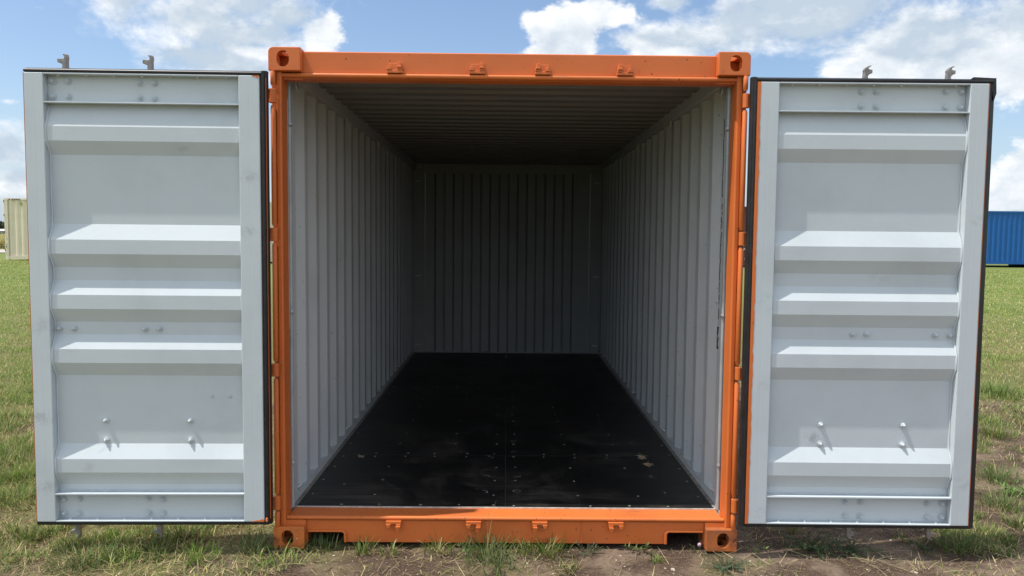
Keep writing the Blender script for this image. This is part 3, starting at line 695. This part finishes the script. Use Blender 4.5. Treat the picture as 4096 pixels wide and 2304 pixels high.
def cam_meshes():
    up = [(0.013, -0.012), (0.013, 0.030), (0.0145, 0.046), (0.013, 0.060), (0.004, 0.064), (-0.001, 0.062)] + arc((-0.001, 0.058), (0.006, 0.050), (0.003, 0.042), 3) + [(-0.004, 0.040), (-0.022, 0.042), (-0.022, 0.024), (-0.005, 0.018), (-0.005, -0.012)]
    hook = [(-0.014, -0.012), (-0.013, 0.012), (-0.012, 0.026), (-0.013, 0.034)] + arc((-0.012, 0.038), (-0.006, 0.054), (0.014, 0.057), 4) + arc((0.013, 0.053), (-0.002, 0.044), (0.006, 0.038), 4) + [(0.018, 0.036), (0.018, 0.020), (0.009, 0.018), (0.001, 0.006), (0.004, -0.012)]
    A = MB().prism(up, 'y', -0.010, 0.012).mesh('cam', M_galv, bevel=0.0022); B = MB().prism(hook, 'y', -0.010, 0.012).mesh('cam', M_galv, bevel=0.0022)
    fl = lambda me: (lambda c: (c.transform(Matrix.Scale(-1, 4, (0, 0, 1))), c.flip_normals(), c)[2])(me.copy())
    return A, B, fl(A), fl(B)
CAM_A, CAM_B, CAM_AD, CAM_BD = cam_meshes()
def rag(u0, v0, v1, n, amp):    # ragged brushed paint edge
    return [(u0 + amp * (random.random() - 0.5) * (1.0 + 1.2 * (random.random() < 0.12)), v0 + (v1 - v0) * k / n) for k in range(n + 1)]
def make_door(s, loc, ang, label):
    mw = Matrix.Translation(loc) @ Matrix.Rotation(ang, 4, 'Z')
    B = lambda mb, u0, u1, d0, d1, v0, v1: mb.box(s * u0, s * u1, d0, d1, v0, v1)
    # frame: two stiles, recessed rail plates, flanges
    f = MB()
    # stiles: folded section with a shallow rib line
    for (ua, ub) in ((0.0, 0.102), (1.050, DW)):
        um = ua + (ub - ua) * (0.5 if ua == 0 else 0.42)
        f.prism([(s * ua, 0.0), (s * (um - .002), 0.0), (s * (um - .0005), 0.00035), (s * (um + .0005), 0.00035), (s * (um + .002), 0.0), (s * ub, 0.0), (s * ub, 0.055), (s * ua, 0.055)], 'z', 0.0, DH)
    door = f.build('door', M_grey, None, bevel=0.0035, seg=3)
    door.parent = BOX; door.matrix_parent_inverse = WM[BOX.name].inverted(); door.location = loc; door.rotation_euler = (0, 0, ang)
    if label: door['label'] = label
    K = dict(parent=door, local=True)
    for v0, v1, fl in ((2.101, DH, 0), (0.0, 0.148, 1)):
        r = MB(); B(r, 0.1025, 1.0495, RD, RD + 0.006, v0, v1)
        B(r, 0.1025, 1.0495, 0.001, RD - 0.0005, DH - 0.006, DH) if not fl else B(r, 0.1025, 1.0495, -0.0005, RD - 0.0005, 0.0, 0.006)
        if not fl: B(r, 0.1025, 1.0495, 0.0005, RD - 0.0005, 2.1015, 2.1075)
        else: B(r, 0.1025, 1.0495, -0.0003, RD - 0.0005, 0.1385, 0.1465)
        r.build('door_rail', M_grey, bevel=0.0012, **K)
    # corrugated panel as a closed sheet
    p = MB(); poly = [(d + 0.0, v) for v, d in PROF] + [(d + 0.004, v) for v, d in reversed(PROF)]
    p.prism(poly, 'x', s * 0.1028, s * 1.0492); pm = p.build('door_panel', M_grey, bevel=0.0, **K)
    # hand-laid weld beads where the panel meets the stiles
    for uu in (1.0465, 0.1045):
        pts = []
        for (v0, d0), (v1, d1) in zip(PROF[1:-1], PROF[2:]):
            L = math.hypot(v1 - v0, d1 - d0); k = max(1, int(L / 0.03))
            pts += [(s * (uu + random.uniform(-.0012, .0012)), d0 + (d1 - d0) * i / k - 0.001, v0 + (v1 - v0) * i / k) for i in range(k)]
        MB().tube(pts, [random.uniform(0.0045, 0.0068) if uu > 1 else random.uniform(.0015, .0025) for _ in pts], 6).build('weld_bead', M_grey, smooth=True, **K)
    pts = [(s * (0.105 + 0.94 * i / 40), RD - 0.003, 0.149 + random.uniform(-.0006, .0006)) for i in range(41)]
    MB().tube(pts, [random.uniform(.002, .0036) for _ in pts], 6).build('weld_bead', M_grey, smooth=True, **K)
    # bolts
    def put(name, me, u, d, v, rot=None):
        o = bpy.data.objects.new(name, me); COL.objects.link(o); o.parent = door; o.location = (s * u, d, v)
        if rot is not None: o.rotation_euler = (0, rot, 0)
        return o
    for u in (1.024, 0.950, 0.601, 0.527):
        for v in (2.210, 2.137, 0.105, 0.033, 0.984):
            put('bolt', BOLT, u + random.uniform(-.002, .002), RD - 0.0004, v + random.uniform(-.002, .002), random.random() * 6)
    for u in (0.806, 0.381):
        for v in (0.514, 0.413): put('bolt', BOLT, u, RD - 0.0004, v, random.random() * 6)
    if s < 0:
        for u in (0.269, 0.178):
            o = put('bolt', BOLT, u, RD - 0.0004, 0.640); o.scale = (0.5, 0.4, 0.5)
    for k in range(7):
        u = 0.171 + 0.1357 * k
        put('rivet', RIV, u, 0.020, DH - 0.006); put('rivet', RIVU, u, 0.020, 0.006)
    # orange paint showing on the hinge edge
    if s > 0:
        edge = [(-0.006, 0.0), (-0.006, DH)] + rag(0.0095, DH, 0.0, 90, 0.0035)
        MB().prism([(s * a, b) for a, b in edge], 'y', -0.0012, -0.0002).build('edge_paint', M_org, **K)
        e2 = MB(); B(e2, -0.0065, -0.0004, -0.0002, 0.052, 0.0, DH); e2.build('edge_strip', M_org, **K)
        e3 = MB(); B(e3, DW + .0004, DW + 0.0020, 0.0008, 0.05, 0.0, DH); e3.build('edge_strip', M_org, **K)
    else:
        e3 = MB(); B(e3, DW + .0004, DW + 0.0024, 0.0008, 0.05, 0.0, DH); e3.build('edge_strip', M_org, **K)
        e2 = MB(); B(e2, -0.0275, -0.0255, 0.016, 0.026, 0.012, DH - .01); e2.build('edge_strip', M_org, **K)
        MB().prism([(s * a, b) for a, b in [(0.001, 0.0005), (0.001, 0.012), (0.012, 0.014), (0.022, 0.009), (0.040, 0.0075), (0.062, 0.003), (0.062, 0.0005)]], 'y', -0.0012, -0.0002).build('edge_paint', M_org, **K)
        MB().prism([(s * a, b) for a, b in [(0.001, DH - .0005), (0.001, DH - 0.010), (0.008, DH - 0.014), (0.015, DH - 0.007), (0.035, DH - 0.004), (0.036, DH - .0005)]], 'y', -0.0012, -0.0002).build('edge_paint', M_org, **K)
        b = MB(); b.tube([(s * -0.012, 0.006, 0.002), (s * -0.014, -0.002, 0.006), (s * -0.013, 0.0, 0.016), (s * -0.012, 0.006, 0.022)], [0.003, 0.007, 0.006, 0.002], 7); b.build('edge_paint', M_org, smooth=True, **K)
    # gasket: two-lipped rubber round the frame
    g = MB()
    rib = lambda c, d, r: [(c + r * math.cos(a), d + r * 0.9 * math.sin(a)) for a in [2 * math.pi * k / 10 for k in range(10)]]
    g.prism([(s * a, b) for a, b in rib(-0.0150, 0.010, 0.0100)], 'z', -0.016, DH + 0.022)
    g.prism([(s * a, b) for a, b in [(-0.0225, 0.020), (-0.031, 0.028), (-0.0325, 0.050), (-0.007, 0.050), (-0.007, 0.020)]], 'z', -0.020, DH + 0.028)
    if s > 0: g.prism([(s * a, b) for a, b in [(DW + .0030, 0.008), (DW + 0.020, 0.014), (DW + 0.038, 0.022), (DW + 0.041, 0.050), (DW + .0035, 0.050)]], 'z', -0.020, DH + 0.014)
    g.prism([(b, a) for a, b in rib(DH + 0.0115, 0.010, 0.0090)], 'x', s * -0.010, s * (DW + (0.022 if s > 0 else 0.002)))
    g.prism([(0.020, DH + 0.001), (0.020, DH + 0.022), (0.034, DH + 0.028), (0.050, DH + 0.028), (0.050, DH + 0.001)], 'x', s * -0.0065, s * (DW + 0.0033))
    g.prism([(0.004, -0.0010), (0.004, -0.016), (0.012, -0.020), (0.050, -0.020), (0.050, -0.0010)], 'x', s * -0.0065, s * (DW + 0.0033))
    if s > 0:    # torn corner flap
        g.prism([(s * a, b) for a, b in [(1.055, DH + 0.024), (1.070, DH + 0.034), (1.168, DH + 0.030), (1.182, DH + 0.030), (1.186, DH - 0.045), (1.174, DH - 0.085), (1.155, DH + 0.006)]], 'y', 0.012, 0.018)
    g.build('gasket', M_rubber, bevel=0.0012, **K)
    # hinge lugs reaching round to the pin
    for z0, z1 in ((2.308, 2.385), (1.610, 1.685), (0.912, 0.986), (0.208, 0.287)):
        v0, v1 = z0 - loc[2] + 0.003, z1 - loc[2] - 0.003; px = -0.0395; py = -loc[1]
        hm = MB(); hm.tube([(s * px, py + .004, v0), (s * px, py + .004, v1)], 0.0180, 14)
        hm.box(s * px, s * -0.004, py - 0.004, py + 0.016, v0 + .004, v1 - .004)
        hm.box(s * px, s * -0.004, py - 0.012, py - 0.004, v0, v0 + 0.010); hm.box(s * px, s * -0.004, py - 0.012, py - 0.004, v1 - 0.010, v1)
        hm.build('hinge', M_org, bevel=0.002, **K)
    # locking bars on the far face, their cams showing above and below
    for k, u in enumerate((0.575, 0.996)):
        MB().tube([(s * u, 0.100, -0.05), (s * u, 0.100, 2.285)], 0.0165, 10).build('locking_bar', M_galv, smooth=True, **K)
        c1 = put('cam', CAM_A if s < 0 else CAM_B, u, 0.100, 2.290); c2 = put('cam', CAM_AD if s < 0 else CAM_BD, u, 0.100, -0.056)
        c1.scale = (1.35, 1.2, 1.08); c2.scale = (1.3, 1.2, 1.0)
        gm = MB()
        for v in (0.069, 0.984, 2.175): B(gm, u - 0.055, u + 0.055, 0.05, 0.122, v - 0.05, v + 0.05)
        gm.build('bar_bracket', M_org, bevel=0.004, **K)
    hd = MB(); B(hd, 1.02, 1.236 if s > 0 else 1.150, 0.112, 0.128, 1.085, 1.145); B(hd, 0.62, 1.02, 0.112, 0.120, 1.10, 1.13); hd.build('door_handle', M_org, bevel=0.004, **K)
    return door
make_door(-1, (-1.235, -0.095, 0.181), 0.0193, None)
make_door(1, (1.240, -0.077, 0.181), -0.0106, 'right door with torn rubber gasket at its top outer corner')

# ------------------------------------------------------------------ background containers
def far_container(name, label, mat, loc, rz, L, H, W=2.438, pitch=0.278):
    """local: long near side along +x at y=0, far side y=W"""
    e = empty(name, loc, rz); tag(e, label, 'shipping container', 'containers standing far across the field')
    for x in (0.0, L - 0.162):
        for y in (0.0, W - 0.178):
            for z in (0.0, H - 0.118): MB().box(x, x + 0.162, y, y + 0.178, z, z + 0.118).build('corner_casting', mat, e, bevel=0.01, local=True)
            MB().box(x + 0.004, x + 0.160, y + 0.004, y + 0.170, 0.1185, H - 0.1185).build('corner_post', mat, e, local=True)
    for y0, y1 in ((0.012, 0.09), (W - 0.09, W - 0.012)):
        MB().box(0.163, L - 0.163, y0, y1, H - 0.095, H - 0.015).build('top_rail', mat, e, local=True)
        MB().box(0.163, L - 0.163, y0, y1, 0.035, 0.190).build('bottom_rail', mat, e, local=True)
    pr = trap(0.161, L - 0.161, 0.24, 0.070, 0.068, 0.072, 0.036)
    for y, sg in ((0.030, 1), (W - 0.030, -1)):
        mb = MB(); n = len(pr)
        mb.add([(a, y + sg * b, z) for z in (0.1905, H - 0.0955) for a, b in pr], [(i, i + 1, n + i + 1, n + i) for i in range(n - 1)])
        mb.build('side_panel', mat, e, local=True, fix=False)
    for x in (0.05, L - 0.05):
        mb = MB(); pe = trap(0.171, W - 0.171, 0.25, 0.10, 0.03, 0.10, 0.04); n = len(pe)
        mb.add([(x + (0.04 if x < 1 else -0.04) * b / 0.04 * 0.5, a, z) for z in (0.06, H - 0.02) for a, b in pe], [(i, i + 1, n + i + 1, n + i) for i in range(n - 1)])
        mb.build('end_panel', mat, e, local=True, fix=False)
    MB().box(0.05, L - 0.05, 0.05, W - 0.05, H - 0.030, H - 0.022).build('roof', mat, e, local=True)
    return e
gh = lambda x, y: float(ground_h(np.array(x), np.array(y)))
ang = math.atan2(8.03, 10.04)
E1 = far_container('beige_container', 'cream container with rust marks standing behind the left door', M_beige, (-23.60, 33.05, gh(-23.6, 33.05) + 0.03), ang * 0.10, 12.19, 2.896)
dk = flat('rust_brown', (0.10, 0.035, 0.02), 0.9)
for k, x in enumerate((0.20, 0.34, 0.44, 0.54, 0.64)): MB().prism([(x, 2.815), (x + 0.07, 2.815), (x + 0.11, 2.870), (x + 0.04, 2.870)], 'y', 0.008, 0.0115).build('hazard_stripe', dk, E1, local=True)
for z in (0.42, 1.25, 2.05, 2.70): MB().box(-0.012, 0.012, -0.01, 0.05, z, z + 0.10).build('hinge', dk, E1, local=True)
for pts in ([(0.04, 0.75), (0.09, 0.70), (0.13, 0.76)], [(0.03, 0.66), (0.06, 0.60), (0.06, 0.66)], [(0.08, 0.64), (0.07, 0.57), (0.15, 0.55)], [(0.10, 0.95), (0.10, 1.05)]):
    mb = MB()
    for (a, b), (c, d) in zip(pts, pts[1:]): mb.tube([(a, 0.001, b), (c, 0.001, d)], 0.006, 4)
    mb.build('scribble', M_ink, E1, local=True)
MB().box(0.72, 0.82, 0.020, 0.029, 2.55, 2.70).build('data_plate', flat('yellowed_plate', (0.45, 0.36, 0.10), 0.6), E1, local=True)
E2 = far_container('blue_container', 'bright blue corrugated container standing on the grass behind the right door', M_blue, (22.6, 38.0, gh(25, 38) + 0.14), 0.0, 12.19, 2.896)
for x in (0.4, 5.9, 11.4): MB().box(x, x + 0.5, 0.1, 2.3, -0.25, -0.001).build('support_block', M_dark, E2, local=True)
E3 = far_container('maroon_container', 'dark maroon container with white lettering glimpsed beside the right hinge post', M_maroon, (10.3, 33.4, gh(12, 33) + 0.02), 0.0, 6.058, 2.896)
for k, (x, z) in enumerate(((1.02, 0.78), (1.12, 0.60), (1.22, 0.45), (1.08, 0.36), (1.0, 1.0), (1.3, 0.9))):
    mb = MB()
    for a, b in (((0, 0), (0.05, 0.13)), ((0.05, 0.13), (0.10, 0)), ((0.02, 0.05), (0.08, 0.05))):
        mb.tube([(x + a[0], 0.028, z + a[1]), (x + b[0], 0.028, z + b[1])], 0.012, 4)
    mb.build('letter', M_white, E3, local=True)

# ------------------------------------------------------------------ far trees, fence, shed (seen left of the cream container)
def bush(name, x, y, h, w, label):
    e = empty(name, (x, y, gh(x, y))); tag(e, label, 'tree', 'dark trees beyond the wheat')
    MB().tube([(0, 0, -0.2), (0.05, 0, h * 0.45), (0.1, 0, h * 0.8)], [0.18, 0.13, 0.05], 7).build('trunk', flat('bark', (0.07, 0.055, 0.04), 0.9), e, local=True)
    n = 700; r = rng.normal(size=(n, 3)); r /= np.linalg.norm(r, axis=1)[:, None]; r *= (rng.random(n) ** 0.4)[:, None]
    c = r * np.array([w, w, h * 0.42]) + np.array([0, 0, h * 0.60]); q = 0.30 + 0.25 * rng.random(n)
    t1 = rng.normal(size=(n, 3)); t1 /= np.linalg.norm(t1, axis=1)[:, None]; t2 = np.cross(t1, rng.normal(size=(n, 3))); t2 /= np.linalg.norm(t2, axis=1)[:, None]
    V = np.stack([c - t1 * q[:, None], c + t2 * q[:, None] * .6, c + t1 * q[:, None], c - t2 * q[:, None] * .6], 1).reshape(-1, 3)
    me = bpy.data.meshes.new('crown'); fast_mesh(me, V, np.arange(4 * n, dtype=np.int32).reshape(-1, 4)); me.materials.append(M_bush)
    part('crown', me, e, (0, 0, 0)); return e
tl = ['bushy dark tree at the left edge, nearest the cream container', 'low dark tree left of the white shed beyond the wheat', 'taller dark tree standing behind the wheat field', 'broad dark tree at the far end of the wheat',
      'thin dark tree beyond the wheat field', 'rounded dark tree past the road on the left', 'squat dark tree far left beyond the road']
for k, lb in enumerate(tl):
    x = -136 - 13 * k + 4 * math.sin(k * 2.1); bush('field_tree', x, 205 + 7 * math.sin(k * 1.7), 4.2 + 1.8 * math.sin(k * 2.7) ** 2, 3.6 + math.sin(k), lb)
e = empty('farm_shed', (-127.3, 196, 0.2)); tag(e, 'small white roofed shed among the dark trees', 'shed')
MB().box(-0.9, 0.9, -0.9, 0.9, 0, 1.5).build('wall', flat('shed_wall', (0.35, 0.34, 0.32)), e, local=True)
MB().prism([(-1.1, 1.5), (1.1, 1.5), (0, 2.0)], 'x', -1.1, 1.1).build('roof', M_white, e, local=True)
e = empty('wire_fence', (-70, 59, 0.15)); tag(e, 'tall wire mesh fence along the edge of the wheat', 'fence')
for k in range(17): MB().tube([(k * 3.0, 0, 0), (k * 3.0, 0, 1.75)], 0.03, 6).build('post', M_wire, e, local=True)
wm = MB()
for k in range(320): wm.box(k * 0.15, k * 0.15 + 0.010, -0.005, 0.005, 0, 1.7)
for k in range(9): wm.box(0, 48, -0.006, 0.004, 0.2 * k + 0.05, 0.2 * k + 0.058)
o = wm.build('wire_mesh', M_wire, e, local=True, fix=False); o['kind'] = 'stuff'

# ------------------------------------------------------------------ tufts and weeds one can tell apart
def tuft(name, x, y, n, h, spread, label, dry=0.15, w=0.0050, group='grass tufts and weeds by the container', lean=(0.05, 0.75), tall=0, gcol=None, cat_='grass tuft'):
    z = gh(x, y); a = rng.random(n) * 6.283; rr = spread * rng.random(n) ** 0.8 * 0.35
    P = np.stack([rr * np.cos(a), rr * np.sin(a), np.full(n, -0.006)], 1)
    az = a + rng.normal(size=n) * 0.7; le = lean[0] + (lean[1] - lean[0]) * rng.random(n)
    hh = h * (0.45 + 0.65 * rng.random(n)); col = colours(n, dry)
    if gcol is not None: col = np.where((rng.random(n) < 0.75)[:, None], 2.4 * np.array(gcol) * (0.7 + 0.6 * rng.random((n, 1))), col)
    prt = [blades(P, hh, w * (0.7 + 0.6 * rng.random(n)), az, le, 0.3 + 1.1 * rng.random(n), col, 4)]
    if tall:
        k = tall; prt.append(blades(np.zeros((k, 3)), h * (1.5 + 0.8 * rng.random(k)), np.full(k, 0.0022), rng.random(k) * 6.283, 0.1 + 0.35 * rng.random(k), 0.2 + 0.5 * rng.random(k), colours(k, 0.75), 5))
    V, F, C = cat(prt); me = bpy.data.meshes.new(name); fast_mesh(me, V, F, C); me.materials.append(M_grass)
    o = link(name, me); o.location = (x, y, z); tag(o, label, cat_, group); return o
def weed(name, x, y, ns, L, label, leaf=(0.05, 0.085, 0.03), lw=0.010, spread=1.0, cat_='weed'):
    z = gh(x, y); Ps = []; st = []
    for k in range(ns):
        a = rng.random() * 6.283; el_ = (0.12 + 0.75 * rng.random()) * (2 - spread) ; l = L * (0.5 + 0.6 * rng.random()); p = np.array([0.012 * math.cos(a), 0.012 * math.sin(a), 0.0])
        st.append((p.copy(), a, math.pi / 2 - el_, l))
        m = max(5, int(l / 0.011))
        for i in range(m):
            t = (i + 1) / m * l; q = p + np.array([math.cos(a) * math.cos(el_) * t, math.sin(a) * math.cos(el_) * t, math.sin(el_) * t - 0.5 * t * t / L * 0.4])
            Ps.append((q, rng.random() * 6.283))
    n = len(Ps); P = np.array([p for p, _ in Ps]); az = np.array([a for _, a in Ps])
    col = 2.0 * np.array(leaf)[None] * (0.65 + 0.8 * rng.random((n, 1)))
    sP = np.array([p for p, _, _, _ in st]); k = len(st)
    prt = [blades(P, lw * (1.1 + 1.2 * rng.random(n)), lw * (0.35 + 0.35 * rng.random(n)), az, 0.5 + 0.8 * rng.random(n), 0.2 + 0.6 * rng.random(n), col, 2),
           blades(sP, np.array([q[3] for q in st]), np.full(k, 0.003), np.array([q[1] for q in st]), np.array([q[2] for q in st]), np.full(k, 0.3), np.tile(np.array([[0.13, 0.11, 0.06]]), (k, 1)), 4)]
    V, F, C = cat(prt); me = bpy.data.meshes.new(name); fast_mesh(me, V, F, C); me.materials.append(M_grass)
    o = link(name, me); o.location = (x, y, z); tag(o, label, cat_, 'grass tufts and weeds by the container'); return o
BG = (0.070, 0.095, 0.036)
tuft('grass_tuft', -0.10, -0.03, 170, 0.160, 0.34, 'tallest grass tuft growing in front of the sill left of its middle', 0.18, tall=3, gcol=BG)
tuft('grass_tuft', 0.20, -0.02, 230, 0.120, 0.36, 'dense spreading grass tuft below the middle of the orange sill', 0.10)
tuft('grass_tuft', -0.36, 0.0, 90, 0.105, 0.22, 'grass tuft against the orange sill below the second keeper', 0.12, tall=3)
tuft('grass_tuft', -0.05, -0.19, 150, 0.090, 0.42, 'wide bluish grass tuft at the bottom edge below the sill middle', 0.2, gcol=BG)
tuft('grass_tuft', -0.74, -0.04, 46, 0.105, 0.12, 'narrow upright grass tuft below the left keeper', 0.05, w=0.006)
tuft('grass_tuft', -0.60, -0.05, 40, 0.095, 0.14, 'small broad bladed grass tuft right of the narrow upright one', 0.08, w=0.006)
tuft('grass_tuft', -0.96, 0.03, 110, 0.090, 0.24, 'bluish grass tuft growing into the left forklift notch', 0.10, gcol=BG)
tuft('grass_tuft', -1.32, -0.02, 150, 0.125, 0.34, 'bluish grass tuft beside the left bottom corner casting', 0.12, gcol=BG)
tuft('grass_tuft', -1.55, -0.13, 110, 0.110, 0.26, 'fresh green grass tuft below the inner half of the left door', 0.04, gcol=(0.10, 0.16, 0.03))
tuft('grass_tuft', -1.80, -0.10, 130, 0.095, 0.30, 'pale bluish grass tuft below the middle of the left door', 0.15, gcol=BG)
tuft('grass_tuft', -2.08, 0.06, 110, 0.085, 0.24, 'bright green grass tuft below the outer hanging cam of the left door', 0.05, gcol=(0.10, 0.17, 0.025))
tuft('grass_tuft', -2.10, -0.22, 170, 0.110, 0.42, 'big bluish grass tuft at the lower left below the door', 0.18, gcol=BG)
tuft('grass_tuft', -2.55, 0.10, 170, 0.130, 0.42, 'tall grass tuft beside the lower outer corner of the left door', 0.15)
tuft('grass_tuft', 2.44, 0.07, 190, 0.135, 0.30, 'spiky grass tuft below the outer corner of the right door', 0.22, gcol=(0.07, 0.095, 0.035))
tuft('grass_tuft', 0.775, -0.105, 46, 0.055, 0.10, 'tiny green grass tuft alone on bare soil right of the middle', 0.05, gcol=(0.10, 0.15, 0.035))
tuft('grass_tuft', 0.30, -0.22, 60, 0.075, 0.2, 'thin sprawling grass tuft at the bottom edge right of the middle', 0.35)
tuft('grass_tuft', 1.62, 0.30, 50, 0.110, 0.12, 'thin grass tuft behind the weed under the right door', 0.45)
tuft('grass_tuft', 3.10, 0.75, 190, 0.150, 0.36, 'dense grass tuft nearest the right door outside its edge', 0.2, gcol=(0.075, 0.105, 0.035))
tuft('grass_tuft', 3.42, 1.30, 190, 0.165, 0.40, 'bushy grass tuft behind the one nearest the right door', 0.2, gcol=(0.075, 0.105, 0.035))
tuft('grass_tuft', 3.00, 0.42, 120, 0.120, 0.28, 'grass tuft low on the right side above the soil', 0.25)
tuft('grass_tuft', 4.15, 2.5, 190, 0.17, 0.5, 'broad grass tuft midway along the right side', 0.15)
tuft('grass_tuft', 5.30, 4.3, 240, 0.22, 0.75, 'large dark green grass clump farther back on the right', 0.06, w=0.006, gcol=(0.07, 0.11, 0.03))
tuft('grass_tuft', -3.25, 1.10, 210, 0.18, 0.45, 'tall lush grass tuft left of the left door at mid distance', 0.08, w=0.004, gcol=(0.09, 0.13, 0.03))
tuft('grass_tuft', -3.0, 0.62, 170, 0.15, 0.40, 'lush grass tuft left of the left door close to its bottom', 0.12)
weed('low_weed', 1.64, 0.08, 60, 0.20, 'dark creeping weed on the soil under the right door', (0.055, 0.085, 0.035), 0.011, 1.35)
weed('low_weed', 1.82, 0.02, 44, 0.16, 'smaller dark weed at the right of the creeping one under the right door', (0.05, 0.08, 0.035), 0.010, 1.3)
weed('low_weed', 1.10, -0.18, 60, 0.13, 'dark bluish weed at the bottom edge right of the casting', (0.050, 0.078, 0.045), 0.009, 1.2)
weed('low_weed', 0.43, -0.01, 30, 0.11, 'sprawling grey green weed below the weld on the sill', (0.07, 0.095, 0.05), 0.008, 1.2)
weed('low_weed', 0.72, 0.02, 10, 0.10, 'leafy weed with dry stems against the sill by the right notch', (0.09, 0.12, 0.04), 0.015, 0.9)
weed('low_weed', 1.02, 0.0, 8, 0.085, 'small weed against the inner side of the right casting', (0.08, 0.10, 0.045), 0.009, 0.9)
weed('low_weed', 1.34, 0.06, 6, 0.09, 'single light green sprig right of the right casting', (0.11, 0.15, 0.05), 0.013, 1.0)
weed('low_weed', 3.32, 0.95, 16, 0.16, 'broad leaved green weed right of the right door', (0.08, 0.13, 0.035), 0.022, 1.0)
weed('low_weed', -0.20, 0.0, 8, 0.07, 'small leafy weed left of the tallest tuft at the sill', (0.08, 0.12, 0.04), 0.016, 0.9)
weed('low_weed', 2.28, 0.10, 34, 0.12, 'small creeping weed left of the spiky tuft', (0.05, 0.08, 0.035), 0.009, 1.35)
# flowers
def flower(x, y, z, r, n, mat, label, pm_):
    e = empty('wild_flower', (x, y, gh(x, y))); tag(e, label, 'flower')
    z -= gh(x, y)
    MB().tube([(0, 0, -0.005), (0.004, -0.004, z * 0.6), (0.0, 0.0, z)], 0.0014, 5).build('stem', flat('stem', (0.09, 0.12, 0.04)), e, local=True)
    mb = MB(); rg = random.Random(n)
    for k in range(n):
        d = Vector((rg.gauss(0, 1), rg.gauss(0, 1), rg.gauss(0, 1))).normalized() * r * rg.uniform(0.6, 1.0); c = Vector((0, 0, z)) + d; q = 0.004
        u = d.orthogonal().normalized() * q; w_ = d.cross(u).normalized() * q
        mb.add([c - u, c + w_, c + u, c - w_], [(0, 1, 2, 3)])
    mb.build('flower_head', mat, e, local=True, fix=False)
flower(-1.095, 0.022, 0.060, 0.024, 200, M_petal, 'white flower head beside the left bottom corner casting', 0)
flower(1.025, 0.02, 0.030, 0.012, 60, M_pink, 'pale pink flower at the foot of the right casting', 0)
# pebbles one can point at
PB = [(0.836, -0.225, 0.0125, 'largest cream stone on the bare soil near the bottom edge'), (0.112, -0.143, 0.0085, 'rounded cream stone right of the big bluish tuft'), (0.600, -0.180, 0.006, 'small cream stone on bare soil left of the largest one'),
      (0.332, 0.010, 0.005, 'small white stone close under the orange sill'), (0.600, -0.040, 0.006, 'white stone below the right keeper of the sill'), (0.568, -0.103, 0.005, 'tiny white stone above the left small cream stone'),
      (2.05, -0.225, 0.011, 'flat pale stone at the bottom edge below the right door'), (1.98, -0.02, 0.010, 'long pale chip of stone in the shade of the right door'), (1.26, -0.10, 0.008, 'cream stone right of the dark bluish weed')]
for k, (x, y, r, lb) in enumerate(PB):
    o = link('pebble', pebble_mesh(r, k + 3)); o.location = (x, y, gh(x, y) + r * 0.22); o.rotation_euler = (0.1, 0.1, k * 1.3); tag(o, lb, 'stone', 'pale stones on the soil')
# splintered wood scraps on the container floor
def scrap(x, y, w, l, seed, label):
    rg = random.Random(seed); n = 16; top = []; mb = MB()
    pts = [(w * math.cos(2 * math.pi * k / n) * rg.uniform(0.65, 1.1), l * math.sin(2 * math.pi * k / n) * rg.uniform(0.65, 1.1)) for k in range(n)]
    mb.prism(pts, 'z', 0.0, 0.003)
    for k in range(5):
        a = rg.uniform(0, 6.28); mb.tube([(0, 0, 0.003), (w * 0.9 * math.cos(a), l * 1.1 * math.sin(a), 0.010), (w * 1.5 * math.cos(a), l * 1.5 * math.sin(a), 0.006)], [0.002, 0.0015, 0.0006], 5)
    o = mb.build('wood_scrap', M_wood); o.location = (x, y, ZF + 0.0008); tag(o, label, 'scrap', 'pale scraps on the black floor')
scrap(0.925, 1.215, 0.030, 0.055, 1, 'larger pale splintered scrap on the black floor at the right seam')
scrap(0.935, 1.045, 0.026, 0.045, 2, 'pale splintered scrap just in front of the larger one')
scrap(-0.977, 1.185, 0.022, 0.022, 3, 'small brown scrap on the black floor near the left wall')
